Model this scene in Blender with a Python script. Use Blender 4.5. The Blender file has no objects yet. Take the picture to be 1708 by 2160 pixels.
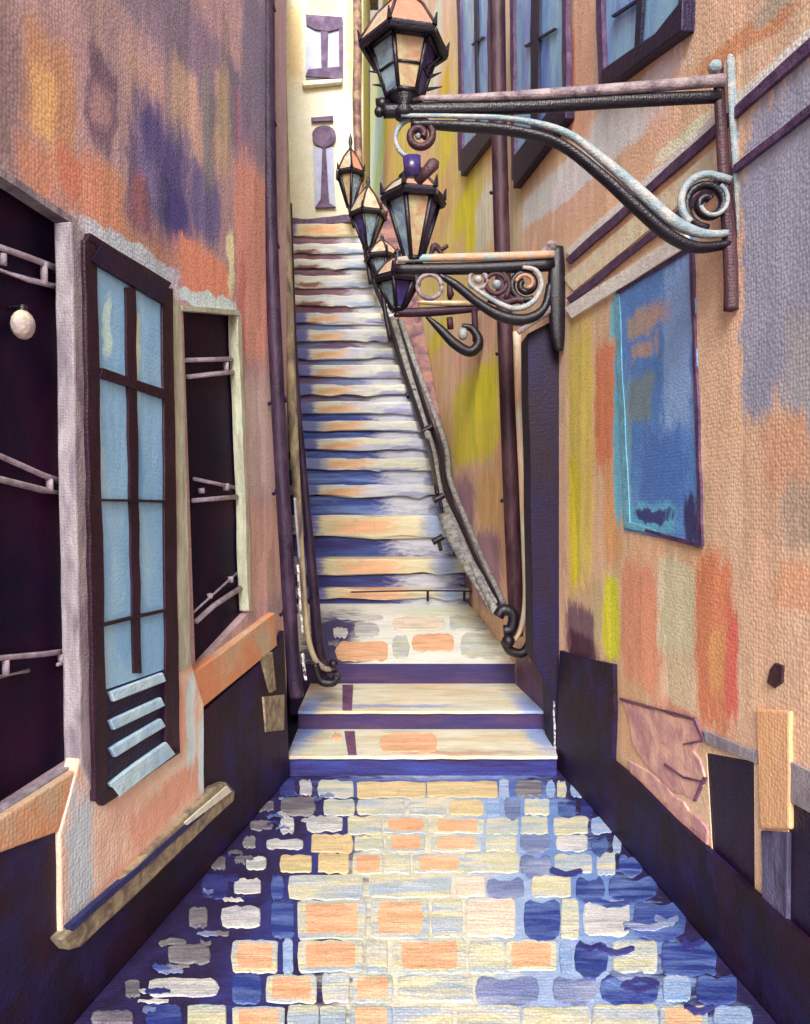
import bpy, math, random
from mathutils import Vector, geometry
random.seed(7)
S = bpy.context.scene
COL = S.collection
F = 1500.0; CX = 854.0; CY = 1060.0
CAM = Vector((0, 0, 1.6))

# ---------------------------------------------------------------- planes of the alley
class Plane:
    def __init__(s, p, n): s.p = Vector(p); s.n = Vector(n).normalized()
    def at(s, x, y, d=0.0):
        r = Vector(((x-CX)/F, 1, (CY-y)/F))
        t = (s.p + s.n*d - CAM).dot(s.n) / r.dot(s.n)
        return CAM + r*t
LEFT = Plane((-1.43, 0, 0), (1, -.177, 0))
RIGHT = Plane((1.40, 0, 0), (-1, -.109, 0))
FLOOR = Plane((0, 0, 0), (0, 0, 1))
def frontal(Y): return Plane((0, Y, 0), (0, -1, 0))
def LW(Y, z, d=0): return Vector((-1.43+.177*Y, Y, z)) + LEFT.n*d
def RW(Y, z, d=0): return Vector((1.40-.109*Y, Y, z)) + RIGHT.n*d

# ---------------------------------------------------------------- materials
SAT = 1.0; GAIN = (1, 1, 1)
def lin(c):
    g_ = .3*c[0]+.55*c[1]+.15*c[2]
    c = [max(0, min(255, (g_+(v-g_)*SAT)*k_)) for v, k_ in zip(c, GAIN)]
    o = []
    for v in c:
        v /= 255.0
        o.append(v/12.92 if v <= .04045 else ((v+.055)/1.055)**2.4)
    return (min(o[0], .85), min(o[1], .85), min(o[2], .85), 1)

def make_group():
    g = bpy.data.node_groups.new('brush_patch', 'ShaderNodeTree')
    I = g.interface
    for n, t in (('Vector', 'NodeSocketVector'), ('Loc', 'NodeSocketVector'), ('Rot', 'NodeSocketVector'), ('Half', 'NodeSocketVector'), ('Soft', 'NodeSocketFloat'), ('Rag', 'NodeSocketFloat')):
        I.new_socket(n, in_out='INPUT', socket_type=t)
    I.new_socket('Fac', in_out='OUTPUT', socket_type='NodeSocketFloat')
    N, L = g.nodes, g.links
    gi = N.new('NodeGroupInput'); go = N.new('NodeGroupOutput')
    m = N.new('ShaderNodeMapping'); m.vector_type = 'TEXTURE'
    L.new(gi.outputs['Vector'], m.inputs['Vector']); L.new(gi.outputs['Loc'], m.inputs['Location'])
    L.new(gi.outputs['Rot'], m.inputs['Rotation']); L.new(gi.outputs['Half'], m.inputs['Scale'])
    a = N.new('ShaderNodeVectorMath'); a.operation = 'ABSOLUTE'; L.new(m.outputs[0], a.inputs[0])
    s = N.new('ShaderNodeSeparateXYZ'); L.new(a.outputs[0], s.inputs[0])
    px = N.new('ShaderNodeMath'); px.operation = 'POWER'; px.inputs[1].default_value = 5; L.new(s.outputs[0], px.inputs[0])
    py = N.new('ShaderNodeMath'); py.operation = 'POWER'; py.inputs[1].default_value = 5; L.new(s.outputs[1], py.inputs[0])
    ad = N.new('ShaderNodeMath'); ad.operation = 'ADD'; L.new(px.outputs[0], ad.inputs[0]); L.new(py.outputs[0], ad.inputs[1])
    rt = N.new('ShaderNodeMath'); rt.operation = 'POWER'; rt.inputs[1].default_value = .2; L.new(ad.outputs[0], rt.inputs[0])
    r2 = N.new('ShaderNodeMath'); r2.operation = 'ADD'; L.new(rt.outputs[0], r2.inputs[0]); L.new(gi.outputs['Rag'], r2.inputs[1])
    lo = N.new('ShaderNodeMath'); lo.operation = 'SUBTRACT'; lo.inputs[0].default_value = 1; L.new(gi.outputs['Soft'], lo.inputs[1])
    mr = N.new('ShaderNodeMapRange'); mr.interpolation_type = 'SMOOTHSTEP'
    L.new(r2.outputs[0], mr.inputs[0]); L.new(lo.outputs[0], mr.inputs[1]); mr.inputs[2].default_value = 1.04
    mr.inputs[3].default_value = 1; mr.inputs[4].default_value = 0
    L.new(mr.outputs[0], go.inputs['Fac'])
    return g
GRP = make_group()

def mat(name, base, axes='world', patches=(), rough=.6, var=.16, stretch=(1, 1, 1), alt=None, altamt=.5, nscale=6, bump=.35, weave=70, wamt=.16, metal=0, alpha=1, spec=.3, warp=.05, ragk=1.1, dab=0, dabs=(9, 9, 2)):
    """painted plaster / stone / iron; patches = (cx, cy, hx, hy, rot, colour, soft) in the chosen two axes"""
    m = bpy.data.materials.new(name); m.use_nodes = True
    N, L = m.node_tree.nodes, m.node_tree.links
    b = N['Principled BSDF']; b.inputs['Roughness'].default_value = rough; b.inputs['Metallic'].default_value = metal
    b.inputs['Specular IOR Level'].default_value = spec
    tc = N.new('ShaderNodeTexCoord'); geo = N.new('ShaderNodeNewGeometry')
    src = tc.outputs['Object'] if axes.startswith('obj') else geo.outputs['Position']
    info = N.new('ShaderNodeObjectInfo')
    def val(a, op, b_=None):
        n = N.new('ShaderNodeMath'); n.operation = op
        for i, v in enumerate((a, b_)):
            if v is None: continue
            if isinstance(v, (int, float)): n.inputs[i].default_value = v
            else: L.new(v, n.inputs[i])
        return n.outputs[0]
    # broad brush variation
    mp = N.new('ShaderNodeMapping'); mp.inputs['Scale'].default_value = stretch; L.new(src, mp.inputs[0])
    off = N.new('ShaderNodeVectorMath'); off.operation = 'ADD'; L.new(mp.outputs[0], off.inputs[0])
    rnd = val(info.outputs['Random'], 'MULTIPLY', 31.0 if axes.startswith('obj') else 0.0)
    cmb = N.new('ShaderNodeCombineXYZ'); L.new(rnd, cmb.inputs[0]); L.new(rnd, cmb.inputs[2]); L.new(cmb.outputs[0], off.inputs[1])
    n1 = N.new('ShaderNodeTexNoise'); n1.inputs['Scale'].default_value = nscale; n1.inputs['Detail'].default_value = 5; n1.inputs['Roughness'].default_value = .62
    n1.inputs['Distortion'].default_value = .6
    L.new(off.outputs[0], n1.inputs['Vector'])
    cr = N.new('ShaderNodeMixRGB')
    cr.inputs[1].default_value = lin(base); cr.inputs[2].default_value = lin(alt if alt else tuple(min(255, c*1.18+6) for c in base))
    mr = N.new('ShaderNodeMapRange'); mr.inputs[1].default_value = .42; mr.inputs[2].default_value = .62; L.new(n1.outputs['Fac'], mr.inputs[0])
    L.new(val(mr.outputs[0], 'MULTIPLY', altamt), cr.inputs[0])
    col = cr.outputs[0]
    if patches:
        nw = N.new('ShaderNodeTexNoise'); nw.inputs['Scale'].default_value = 7; nw.inputs['Detail'].default_value = 3; L.new(src, nw.inputs['Vector'])
        w1 = N.new('ShaderNodeVectorMath'); w1.operation = 'SUBTRACT'; w1.inputs[1].default_value = (.5, .5, .5); L.new(nw.outputs['Color'], w1.inputs[0])
        w2 = N.new('ShaderNodeVectorMath'); w2.operation = 'MULTIPLY_ADD'; w2.inputs[1].default_value = (warp*2,)*3
        L.new(w1.outputs[0], w2.inputs[0]); L.new(src, w2.inputs[2])
        sp = N.new('ShaderNodeSeparateXYZ'); L.new(w2.outputs[0], sp.inputs[0])
        cb = N.new('ShaderNodeCombineXYZ')
        ab = {'YZ': (1, 2), 'XY': (0, 1), 'XZ': (0, 2), 'objXZ': (0, 2), 'world': (0, 1)}[axes]
        L.new(sp.outputs[ab[0]], cb.inputs[0]); L.new(sp.outputs[ab[1]], cb.inputs[1])
        # dry brush rag, streaked
        rm = N.new('ShaderNodeMapping'); rm.inputs['Scale'].default_value = (34, 9, 1) if axes == 'YZ' else (9, 34, 1); L.new(cb.outputs[0], rm.inputs[0])
        rn = N.new('ShaderNodeTexNoise'); rn.inputs['Scale'].default_value = 1; rn.inputs['Detail'].default_value = 3; L.new(rm.outputs[0], rn.inputs['Vector'])
        rag = val(val(rn.outputs['Fac'], 'SUBTRACT', .5), 'MULTIPLY', ragk)
        for (cx, cy, hx, hy, rot, c, soft) in patches:
            g = N.new('ShaderNodeGroup'); g.node_tree = GRP
            L.new(cb.outputs[0], g.inputs['Vector']); L.new(rag, g.inputs['Rag'])
            g.inputs['Loc'].default_value = (cx, cy, 0); g.inputs['Rot'].default_value = (0, 0, rot)
            g.inputs['Half'].default_value = (hx, hy, 1); g.inputs['Soft'].default_value = soft
            mx = N.new('ShaderNodeMixRGB'); mx.inputs[2].default_value = lin(c)
            L.new(g.outputs[0], mx.inputs[0]); L.new(col, mx.inputs[1]); col = mx.outputs[0]
    if dab:     # separate strokes of the limewash brush, each a little lighter or darker
        dm = N.new('ShaderNodeMapping'); dm.inputs['Scale'].default_value = dabs; L.new(src, dm.inputs[0])
        dn = N.new('ShaderNodeTexNoise'); dn.inputs['Scale'].default_value = 2.2; dn.inputs['Detail'].default_value = 3; L.new(dm.outputs[0], dn.inputs['Vector'])
        da = N.new('ShaderNodeVectorMath'); da.operation = 'MULTIPLY_ADD'; da.inputs[1].default_value = (.9, .9, .9); L.new(dn.outputs['Color'], da.inputs[0]); L.new(dm.outputs[0], da.inputs[2])
        dv = N.new('ShaderNodeTexVoronoi'); dv.inputs['Scale'].default_value = 1; L.new(da.outputs[0], dv.inputs['Vector'])
        ds = N.new('ShaderNodeVectorMath'); ds.operation = 'MULTIPLY_ADD'; ds.inputs[1].default_value = (dab, dab*.9, dab*1.1); ds.inputs[2].default_value = (1-dab*.45, 1-dab*.42, 1-dab*.5)
        dsp = N.new('ShaderNodeSeparateXYZ'); L.new(dv.outputs['Color'], dsp.inputs[0])
        dh = N.new('ShaderNodeMixRGB'); dh.inputs[0].default_value = .16; L.new(dsp.outputs[0], dh.inputs[1]); L.new(dv.outputs['Color'], dh.inputs[2])
        L.new(dh.outputs[0], ds.inputs[0])
        dx = N.new('ShaderNodeVectorMath'); dx.operation = 'MULTIPLY'; L.new(ds.outputs[0], dx.inputs[0]); L.new(col, dx.inputs[1]); col = dx.outputs[0]
    # canvas-like woven grain of the rough render coat
    v = N.new('ShaderNodeTexVoronoi'); v.inputs['Scale'].default_value = weave; v.inputs['Randomness'].default_value = .55; L.new(src, v.inputs['Vector'])
    n2 = N.new('ShaderNodeTexNoise'); n2.inputs['Scale'].default_value = nscale*3.5; n2.inputs['Detail'].default_value = 4
    mp2 = N.new('ShaderNodeMapping'); mp2.inputs['Scale'].default_value = tuple(s*1.6 if s > 1.2 else s*.8 for s in stretch); L.new(src, mp2.inputs[0]); L.new(mp2.outputs[0], n2.inputs['Vector'])
    f1 = val(val(val(n2.outputs['Fac'], 'SUBTRACT', .5), 'MULTIPLY', var*3.2), 'ADD', 1.0)
    f2 = val(1.0 + wamt*.5, 'SUBTRACT', val(v.outputs['Distance'], 'MULTIPLY', wamt*1.3))
    ff = val(f1, 'MULTIPLY', f2)
    vm = N.new('ShaderNodeVectorMath'); vm.operation = 'SCALE'; L.new(col, vm.inputs[0]); L.new(ff, vm.inputs['Scale'])
    L.new(vm.outputs[0], b.inputs['Base Color'])
    if bump:
        bp = N.new('ShaderNodeBump'); bp.inputs['Strength'].default_value = bump; bp.inputs['Distance'].default_value = .006
        L.new(val(val(v.outputs['Distance'], 'MULTIPLY', -1.0), 'ADD', n2.outputs['Fac']), bp.inputs['Height'])
        L.new(bp.outputs[0], b.inputs['Normal'])
    if alpha < 1: b.inputs['Alpha'].default_value = alpha
    return m

def pv(plane, x0, y0, x1, y1, c, soft=.35, d=0):
    """upright patch of paint given by where its corners fall on the wall"""
    xm, ym = (x0+x1)/2, (y0+y1)/2
    a, b = plane.at(x0, ym, d), plane.at(x1, ym, d)
    t, u = plane.at(xm, y0, d), plane.at(xm, y1, d)
    return ((a.y+b.y)/2, (t.z+u.z)/2, abs(a.y-b.y)/2, abs(t.z-u.z)/2, 0, c, soft*.72)
def pl(plane, x0, y0, x1, y1, w, c, soft=.35):
    """long patch running between two points of the wall, w wide at its middle"""
    a, b = plane.at(x0, y0), plane.at(x1, y1)
    m_ = (a+b)/2
    k = w/F*m_.y
    return (m_.y, m_.z, math.hypot(a.y-b.y, a.z-b.z)/2, k/2, math.atan2(b.z-a.z, b.y-a.y), c, soft*.72)

V3 = (1, 1, .28)
# ---------------------------------------------------------------- objects
def tag(o, label=None, cat=None, group=None, kind=None):
    if label: o['label'] = label
    if cat: o['category'] = cat
    if group: o['group'] = group
    if kind: o['kind'] = kind
    return o
def thing(name, label, cat, loc=(0, 0, 0), group=None):
    o = bpy.data.objects.new(name, None); COL.objects.link(o); o.location = loc; o.empty_display_size = .2
    o['wl'] = list(loc)
    return tag(o, label, cat, group)
def obj(name, vf, mats, parent=None, origin=None, bevel=0, smooth=False):
    vs, fs = vf[0], vf[1]; mi = vf[2] if len(vf) > 2 else None
    pw = Vector(parent['wl']) if parent else Vector((0, 0, 0))
    ow = Vector(origin) if origin is not None else pw
    me = bpy.data.meshes.new(name)
    me.from_pydata([Vector(v)-ow for v in vs], [], fs)
    if not isinstance(mats, (list, tuple)): mats = [mats]
    for m in mats: me.materials.append(m)
    if mi: me.polygons.foreach_set('material_index', mi)
    import bmesh
    bm = bmesh.new(); bm.from_mesh(me); bmesh.ops.recalc_face_normals(bm, faces=bm.faces); bm.to_mesh(me); bm.free()
    if smooth: me.polygons.foreach_set('use_smooth', [True]*len(me.polygons))
    me.update()
    o = bpy.data.objects.new(name, me); COL.objects.link(o)
    o['wl'] = list(ow)
    if parent: o.parent = parent
    o.location = ow - pw
    if bevel:
        b = o.modifiers.new('bevel', 'BEVEL'); b.width = bevel; b.segments = 2; b.limit_method = 'ANGLE'; b.angle_limit = math.radians(40)
    return o
def objs(name, vfs, m, parent, **k):
    for v in vfs: obj(name, v, m, parent, **k)
def join(*vfs):
    V, Fc, M = [], [], []
    for vf in vfs:
        o = len(V); V += list(vf[0]); Fc += [tuple(i+o for i in f) for f in vf[1]]
        M += list(vf[2]) if len(vf) > 2 else [0]*len(vf[1])
    return V, Fc, M
def setm(vf, i): return vf[0], vf[1], [i]*len(vf[1])
def prism(front, vec, extra=None):
    n = len(front); back = [p+vec for p in front]
    if extra: back = [p+Vector((0, 0, e)) for p, e in zip(back, extra)]
    fs = [tuple(range(n)), tuple(range(2*n-1, n-1, -1))] + [(i, i+n, (i+1) % n + n, (i+1) % n) for i in range(n)]
    return front+back, fs
def wob(pts, amt, step=60):
    """hand-drawn wobble: split long edges and nudge the new points"""
    o = []
    for i, p in enumerate(pts):
        q = pts[(i+1) % len(pts)]
        o.append(p); L = math.hypot(q[0]-p[0], q[1]-p[1]); k = int(L//step)
        for j in range(1, k):
            t = j/k; o.append((p[0]+(q[0]-p[0])*t+random.uniform(-amt, amt), p[1]+(q[1]-p[1])*t+random.uniform(-amt, amt)))
    return o
def slab(plane, pts, d, th, w=0):
    if w: pts = wob(pts, w)
    return prism([plane.at(x, y, d) for x, y in pts], -plane.n*th)
def band(plane, x0, y0, x1, y1, w0, w1, d, th, wb=1.5):
    dx, dy = x1-x0, y1-y0; L = math.hypot(dx, dy); nx, ny = -dy/L, dx/L
    return slab(plane, [(x0+nx*w0/2, y0+ny*w0/2), (x0-nx*w0/2, y0-ny*w0/2), (x1-nx*w1/2, y1-ny*w1/2), (x1+nx*w1/2, y1+ny*w1/2)], d, th, wb)
def box(x0, x1, y0, y1, z0, z1):
    v = [Vector((x, y, z)) for z in (z0, z1) for x, y in ((x0, y0), (x1, y0), (x1, y1), (x0, y1))]
    return v, [(0, 1, 2, 3), (4, 7, 6, 5), (0, 4, 5, 1), (1, 5, 6, 2), (2, 6, 7, 3), (3, 7, 4, 0)]
def smooth_path(p, n=6, closed=False):
    out = []
    for i in range(len(p)-1):
        p0 = p[max(i-1, 0)]; p1 = p[i]; p2 = p[i+1]; p3 = p[min(i+2, len(p)-1)]
        for j in range(n):
            t = j/n
            out.append(tuple(.5*((2*b)+(-a+c)*t+(2*a-5*b+4*c-e)*t*t+(-a+3*b-3*c+e)*t**3) for a, b, c, e in zip(p0, p1, p2, p3)))
    out.append(tuple(p[-1])); return out
def tube(path, rad, sides=10, flat=1.0):
    path = [Vector(p) for p in path]; n = len(path)
    V, Fc = [], []
    up = Vector((0, 1, 0))
    for i, p in enumerate(path):
        t = (path[min(i+1, n-1)]-path[max(i-1, 0)]).normalized()
        a = up - t*up.dot(t)
        if a.length < .2: a = Vector((1, 0, 0)) - t*t.x
        a.normalize(); b = t.cross(a)
        r = rad[i] if isinstance(rad, list) else rad
        for k in range(sides):
            th = 2*math.pi*k/sides
            V.append(p + a*math.cos(th)*r*flat + b*math.sin(th)*r)
    for i in range(n-1):
        for k in range(sides):
            k2 = (k+1) % sides
            Fc.append((i*sides+k, i*sides+k2, (i+1)*sides+k2, (i+1)*sides+k))
    Fc.append(tuple(range(sides))); Fc.append(tuple((n-1)*sides+k for k in range(sides-1, -1, -1)))
    return V, Fc
def ptube(Y, pts, rpx, flat=1.0, sm=5, sides=10, dy=0):
    """bar lying in the upright plane at depth Y; pts in (x, y) or (x, y, radius)"""
    pts = [(p[0], p[1], p[2] if len(p) > 2 else rpx) for p in pts]
    if sm: pts = smooth_path(pts, sm)
    pln = frontal(Y+dy); k = Y/F
    return tube([frontal(Y).at(x, y)+Vector((0, dy, 0)) for x, y, r in pts], [r*k for x, y, r in pts], sides, flat)
def spiral(cx, cy, r0, r1, a0, turns, n=26):
    return [(cx+(r0+(r1-r0)*i/n)*math.cos(math.radians(a0+360*turns*i/n)), cy+(r0+(r1-r0)*i/n)*math.sin(math.radians(a0+360*turns*i/n))) for i in range(n+1)]
def lathe(c, prof, sides=16):
    V, Fc = [], []
    for r, z in prof:
        for k in range(sides):
            a = 2*math.pi*k/sides; V.append(Vector(c)+Vector((r*math.cos(a), r*math.sin(a), z)))
    n = len(prof)
    for i in range(n-1):
        for k in range(sides):
            k2 = (k+1) % sides; Fc.append((i*sides+k, i*sides+k2, (i+1)*sides+k2, (i+1)*sides+k))
    Fc.append(tuple(range(sides))); Fc.append(tuple((n-1)*sides+k for k in range(sides)))
    return V, Fc
def ball(c, r, sz=1): return lathe(c, [(max(r*math.sin(math.pi*i/8), r*.05), -r*sz*math.cos(math.pi*i/8)) for i in range(9)], 14)
def wall_with_holes(outer, holes, nvec, th):
    """outer and holes: lists of 3-D points in one plane"""
    loops = [outer]+holes
    flat = [p for l in loops for p in l]
    tris = geometry.tessellate_polygon(loops)
    n = len(flat)
    V = flat+[p-nvec*th for p in flat]
    Fc = [tuple(t) for t in tris]+[tuple(i+n for i in reversed(t)) for t in tris]
    o = 0
    for l in loops:
        k = len(l)
        for i in range(k): Fc.append((o+i, o+(i+1) % k, o+(i+1) % k+n, o+i+n))
        o += k
    return V, Fc

# ---------------------------------------------------------------- palette
INDIGO = (28, 16, 54); MAROON = (48, 18, 38); NAVY = (44, 40, 98)
m_iron = mat('black_iron', (14, 9, 24), rough=.42, var=.3, nscale=14, bump=.3, alt=(30, 20, 42), spec=.5, weave=120)
m_ironhi = mat('pale_iron_highlight', (128, 148, 158), rough=.5, var=.3, nscale=16, alt=(176, 170, 168), altamt=.9, weave=120, bump=.4)  # pale tone for highlights painted onto the dark ironwork
m_taupe = mat('taupe_iron', (158, 144, 148), rough=.5, var=.35, nscale=12, alt=(88, 70, 86), altamt=.9, weave=120, bump=.4)  # roofs and fittings; on the first lamp arm it paints a highlight
m_brown = mat('brown_pipe_paint', (50, 26, 38), rough=.5, var=.3, stretch=V3, nscale=12, alt=(92, 62, 70), weave=90)
m_pipe = mat('indigo_pipe_paint', (34, 20, 44), rough=.5, var=.35, stretch=V3, nscale=12, alt=(84, 60, 86), weave=90)
m_cream = mat('cream_stone', (208, 196, 160), stretch=V3, nscale=8, alt=(190, 160, 122), var=.2)
m_white = mat('pale_stone', (226, 224, 206), nscale=9, alt=(206, 206, 196), var=.15)
m_indigo = mat('indigo_paint', INDIGO, nscale=7, alt=(42, 20, 46), altamt=.7, var=.35, rough=.5, stretch=V3)
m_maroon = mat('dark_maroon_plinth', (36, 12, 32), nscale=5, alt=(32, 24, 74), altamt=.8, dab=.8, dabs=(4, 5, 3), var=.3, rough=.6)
m_greyfr = mat('grey_lilac_frame', (160, 152, 160), nscale=14, alt=(120, 108, 124), altamt=.8, var=.35, weave=110, stretch=V3)
m_greenfr = mat('pale_green_frame', (190, 196, 172), nscale=14, alt=(168, 158, 146), altamt=.8, var=.3, weave=110, stretch=V3)
m_dkglass = mat('dark_window_glass', (20, 8, 40), nscale=2.5, alt=(48, 12, 44), altamt=.8, var=.25, rough=.55, bump=.15, spec=.12)
m_rail = mat('pale_lilac_bar', (178, 166, 178), nscale=18, alt=(134, 120, 140), altamt=.7, var=.3, weave=140)
m_tan = mat('tan_ledge', (164, 150, 122), nscale=14, alt=(104, 90, 86), altamt=.9, var=.3, weave=90)
m_orange = mat('orange_sill', (216, 146, 106), nscale=3.2, alt=(198, 178, 150), altamt=1, var=.12)

# ---------------------------------------------------------------- LEFT BUILDING
SAT = .78; GAIN = (1.13, 1.22, 1.34)
Lp = lambda *a, **k: pv(LEFT, *a, **k)
left_patches = [
 pl(LEFT, 0, 330, 480, 560, 190, (190, 122, 88), .8),
 Lp(165, -60, 590, 190, (136, 108, 116), .6), Lp(-40, -60, 60, 420, (140, 106, 98), .7),
 Lp(35, 40, 170, 330, (186, 124, 82), .6), Lp(60, 120, 125, 330, (208, 146, 80), .7),
 Lp(110, 300, 180, 420, (202, 110, 78), .7), Lp(20, 280, 130, 420, (196, 122, 84), .8),
 Lp(175, 95, 250, 340, (118, 84, 94), .5), Lp(245, 110, 360, 290, (186, 134, 108), .7), Lp(185, 160, 240, 300, (166, 116, 108), .8),
 Lp(262, 250, 320, 520, (112, 82, 92), .6), Lp(355, 120, 425, 360, (196, 146, 112), .5),
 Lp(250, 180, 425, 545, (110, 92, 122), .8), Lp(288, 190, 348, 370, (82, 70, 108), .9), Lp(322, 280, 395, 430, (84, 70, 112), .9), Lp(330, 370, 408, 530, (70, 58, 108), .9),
 Lp(395, 340, 470, 525, (104, 88, 122), .6), Lp(425, 120, 452, 430, (132, 118, 108), .6), Lp(452, 110, 488, 400, (186, 146, 106), .6),
 Lp(270, 340, 320, 500, (146, 84, 86), .7), Lp(165, 320, 260, 500, (204, 122, 84), .6), Lp(365, 515, 495, 655, (216, 122, 82), .4),
 Lp(490, 330, 585, 780, (206, 126, 96), .3), Lp(500, 500, 520, 770, (196, 104, 86), .7), Lp(478, 470, 494, 640, (214, 196, 128), .7),
 Lp(500, -60, 580, 310, (134, 112, 124), .6), Lp(495, 180, 508, 320, (160, 100, 104), .7),
 Lp(500, 780, 590, 1060, (190, 150, 128), .5), Lp(505, 1040, 595, 1300, (196, 138, 110), .6),
 Lp(545, 1290, 600, 1400, (208, 136, 100), .5),
 pl(LEFT, 150, 462, 385, 600, 56, (176, 174, 170), .35), pl(LEFT, 365, 618, 505, 645, 30, (186, 198, 180), .35),
]
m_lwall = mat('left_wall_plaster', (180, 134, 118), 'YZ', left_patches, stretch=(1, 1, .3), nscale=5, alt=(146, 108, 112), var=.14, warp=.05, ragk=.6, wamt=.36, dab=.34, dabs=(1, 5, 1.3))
hole1 = [(-90, 310), (150, 465), (166, 1606), (-90, 1775)]
hole2 = [(386, 655), (500, 664), (524, 1292), (412, 1415)]
YE = 4.16
lb = thing('shop_building', 'orange and mauve plastered building with dark shop windows, left of the alley', 'building', LW(1.2, 0))
outer = [LW(-3, 0), LW(YE, 0), LW(YE, 5.3), LW(-3, 5.3)]
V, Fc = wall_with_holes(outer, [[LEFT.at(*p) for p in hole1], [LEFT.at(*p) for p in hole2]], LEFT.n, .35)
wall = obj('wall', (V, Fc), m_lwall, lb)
# roof slab and inner mass behind wall
v, f = prism([LW(-3, 5.3, .18), LW(YE, 5.3, .18), LW(YE, 5.3, -5), LW(-3, 5.3, -5)], Vector((0, 0, .2)))
obj('roof', (v, f), m_taupe, lb)
v, f = prism([LW(-3, 0, -.4), LW(YE, 0, -.4), LW(YE, 5.29, -.4), LW(-3, 5.29, -.4)], -LEFT.n*4)
obj('back_room', (v, f), m_dkglass, lb)
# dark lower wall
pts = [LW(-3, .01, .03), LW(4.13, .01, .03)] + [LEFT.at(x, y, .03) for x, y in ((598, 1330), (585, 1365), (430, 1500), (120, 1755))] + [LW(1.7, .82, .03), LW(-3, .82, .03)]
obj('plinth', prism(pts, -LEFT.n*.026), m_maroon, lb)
# dark shop windows
def bar(pts, r, plane=LEFT, d=.0, flat=.7):
    P = [plane.at(x, y, d) for x, y in pts]
    return tube(P, [r/F*p.y for p in P], 8, flat)
w1 = obj('window', slab(LEFT, [(-95, 300), (156, 455), (172, 1615), (-95, 1785)], -.05, .02), m_dkglass, lb, bevel=.003)
objs('frame', [band(LEFT, -95, 300, 162, 470, 12, 14, .012, .05), band(LEFT, -95, 1790, 170, 1612, 22, 16, .018, .03)], m_greyfr, w1)
def rails(parent, segs):
    for s in segs: obj('glazing_bar', s, m_rail, parent, smooth=True)
rails(w1, [
 join(bar([(-90, 490), (60, 543), (150, 577)], 7, d=-.03), bar([(-90, 540), (60, 590), (150, 612)], 7, d=-.03), bar([(92, 553), (93, 600)], 8, d=-.03), bar([(5, 535), (6, 560)], 9, d=-.03)),
 join(bar([(-90, 930), (0, 962), (90, 1002), (162, 1028)], 7, d=-.03), bar([(-90, 990), (0, 1011), (90, 1034), (162, 1046)], 8, d=-.03), bar([(104, 1010), (105, 1036)], 8, d=-.03)),
 join(bar([(-90, 1400), (0, 1388), (90, 1380), (164, 1370)], 7, d=-.03), bar([(-90, 1440), (0, 1428), (60, 1414)], 5, d=-.03), bar([(120, 1402), (164, 1390)], 4, d=-.03), bar([(12, 1392), (12, 1424)], 8, d=-.03), bar([(128, 1380), (129, 1400)], 7, d=-.03)),
])
w2 = obj('window', slab(LEFT, [(384, 645), (508, 655), (532, 1300), (410, 1440)], -.04, .02), m_dkglass, lb, bevel=.003)
objs('frame', [band(LEFT, 384, 650, 506, 660, 10, 10, .02, .05), band(LEFT, 505, 662, 528, 1288, 7, 6, .018, .05)], m_greenfr, w2)
rails(w2, [
 join(bar([(386, 760), (488, 757)], 6, d=-.02), bar([(394, 795), (496, 784)], 6, d=-.02), bar([(476, 764), (477, 784)], 6, d=-.02)),
 join(bar([(408, 1010), (494, 1028)], 4, d=-.02), bar([(405, 1056), (500, 1048)], 5, d=-.02), bar([(424, 1030), (425, 1040)], 7, d=-.02), bar([(476, 1020), (477, 1034)], 7, d=-.02)),
 join(bar([(412, 1312), (452, 1276), (510, 1238)], 6, d=-.02), bar([(405, 1294), (500, 1208)], 2.5, d=-.02), bar([(442, 1252), (443, 1262)], 6, d=-.02), bar([(486, 1216), (487, 1228)], 6, d=-.02)),
])
# bay below the glazed door and the sills
obj('bay_panel', slab(LEFT, [(168, 1600), (126, 1758), (130, 1984), (432, 1696), (430, 1485), (402, 1392), (385, 1400)], .045, .05, 1.5),
    mat('orange_bay_plaster', (214, 152, 116), 'YZ', [
        pv(LEFT, 135, 1640, 200, 1990, (176, 172, 164), .6, d=.045), pl(LEFT, 225, 1790, 420, 1600, 90, (216, 136, 98), .5),
        pl(LEFT, 160, 1900, 340, 1760, 60, (220, 142, 106), .6), pv(LEFT, 392, 1400, 412, 1640, (188, 190, 174), .5, d=.045), pv(LEFT, 376, 1440, 392, 1600, (222, 146, 108), .5, d=.045),
        pv(LEFT, 416, 1500, 432, 1690, (190, 190, 176), .5, d=.045)], nscale=4, var=.12, warp=.015), lb, bevel=.006)
obj('sill', slab(LEFT, [(-95, 1790), (-95, 1860), (0, 1800), (124, 1755), (170, 1618)], .04, .05, 1), m_orange, lb, bevel=.006)
obj('sill', slab(LEFT, [(398, 1425), (470, 1375), (545, 1318), (580, 1292), (585, 1362), (410, 1508)], .038, .05, 1), m_orange, lb, bevel=.006)
obj('ledge', slab(LEFT, [(130, 1982), (150, 2004), (172, 1998), (494, 1690), (496, 1668), (478, 1650), (455, 1660)], .07, .06, 1.2), m_tan, lb, bevel=.008)
obj('ledge_line_and_highlight', band(LEFT, 150, 1960, 430, 1712, 12, 9, .075, .02, .5), mat('navy_line', (34, 34, 78), nscale=10, var=.3), lb)
obj('ledge_line_and_highlight', band(LEFT, 392, 1738, 484, 1664, 7, 15, .077, .02, .8), m_white, lb)  # pale highlight at the ledge's far end, built as a strip
objs('corner_strip', [slab(LEFT, [(552, 1385), (575, 1375), (583, 1455), (572, 1462)], .045, .03, 1), slab(LEFT, [(556, 1470), (600, 1465), (600, 1540), (562, 1545)], .04, .03, 1)], m_tan, lb, bevel=.004)
SAT = 1.0; GAIN = (1, 1, 1)
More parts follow.
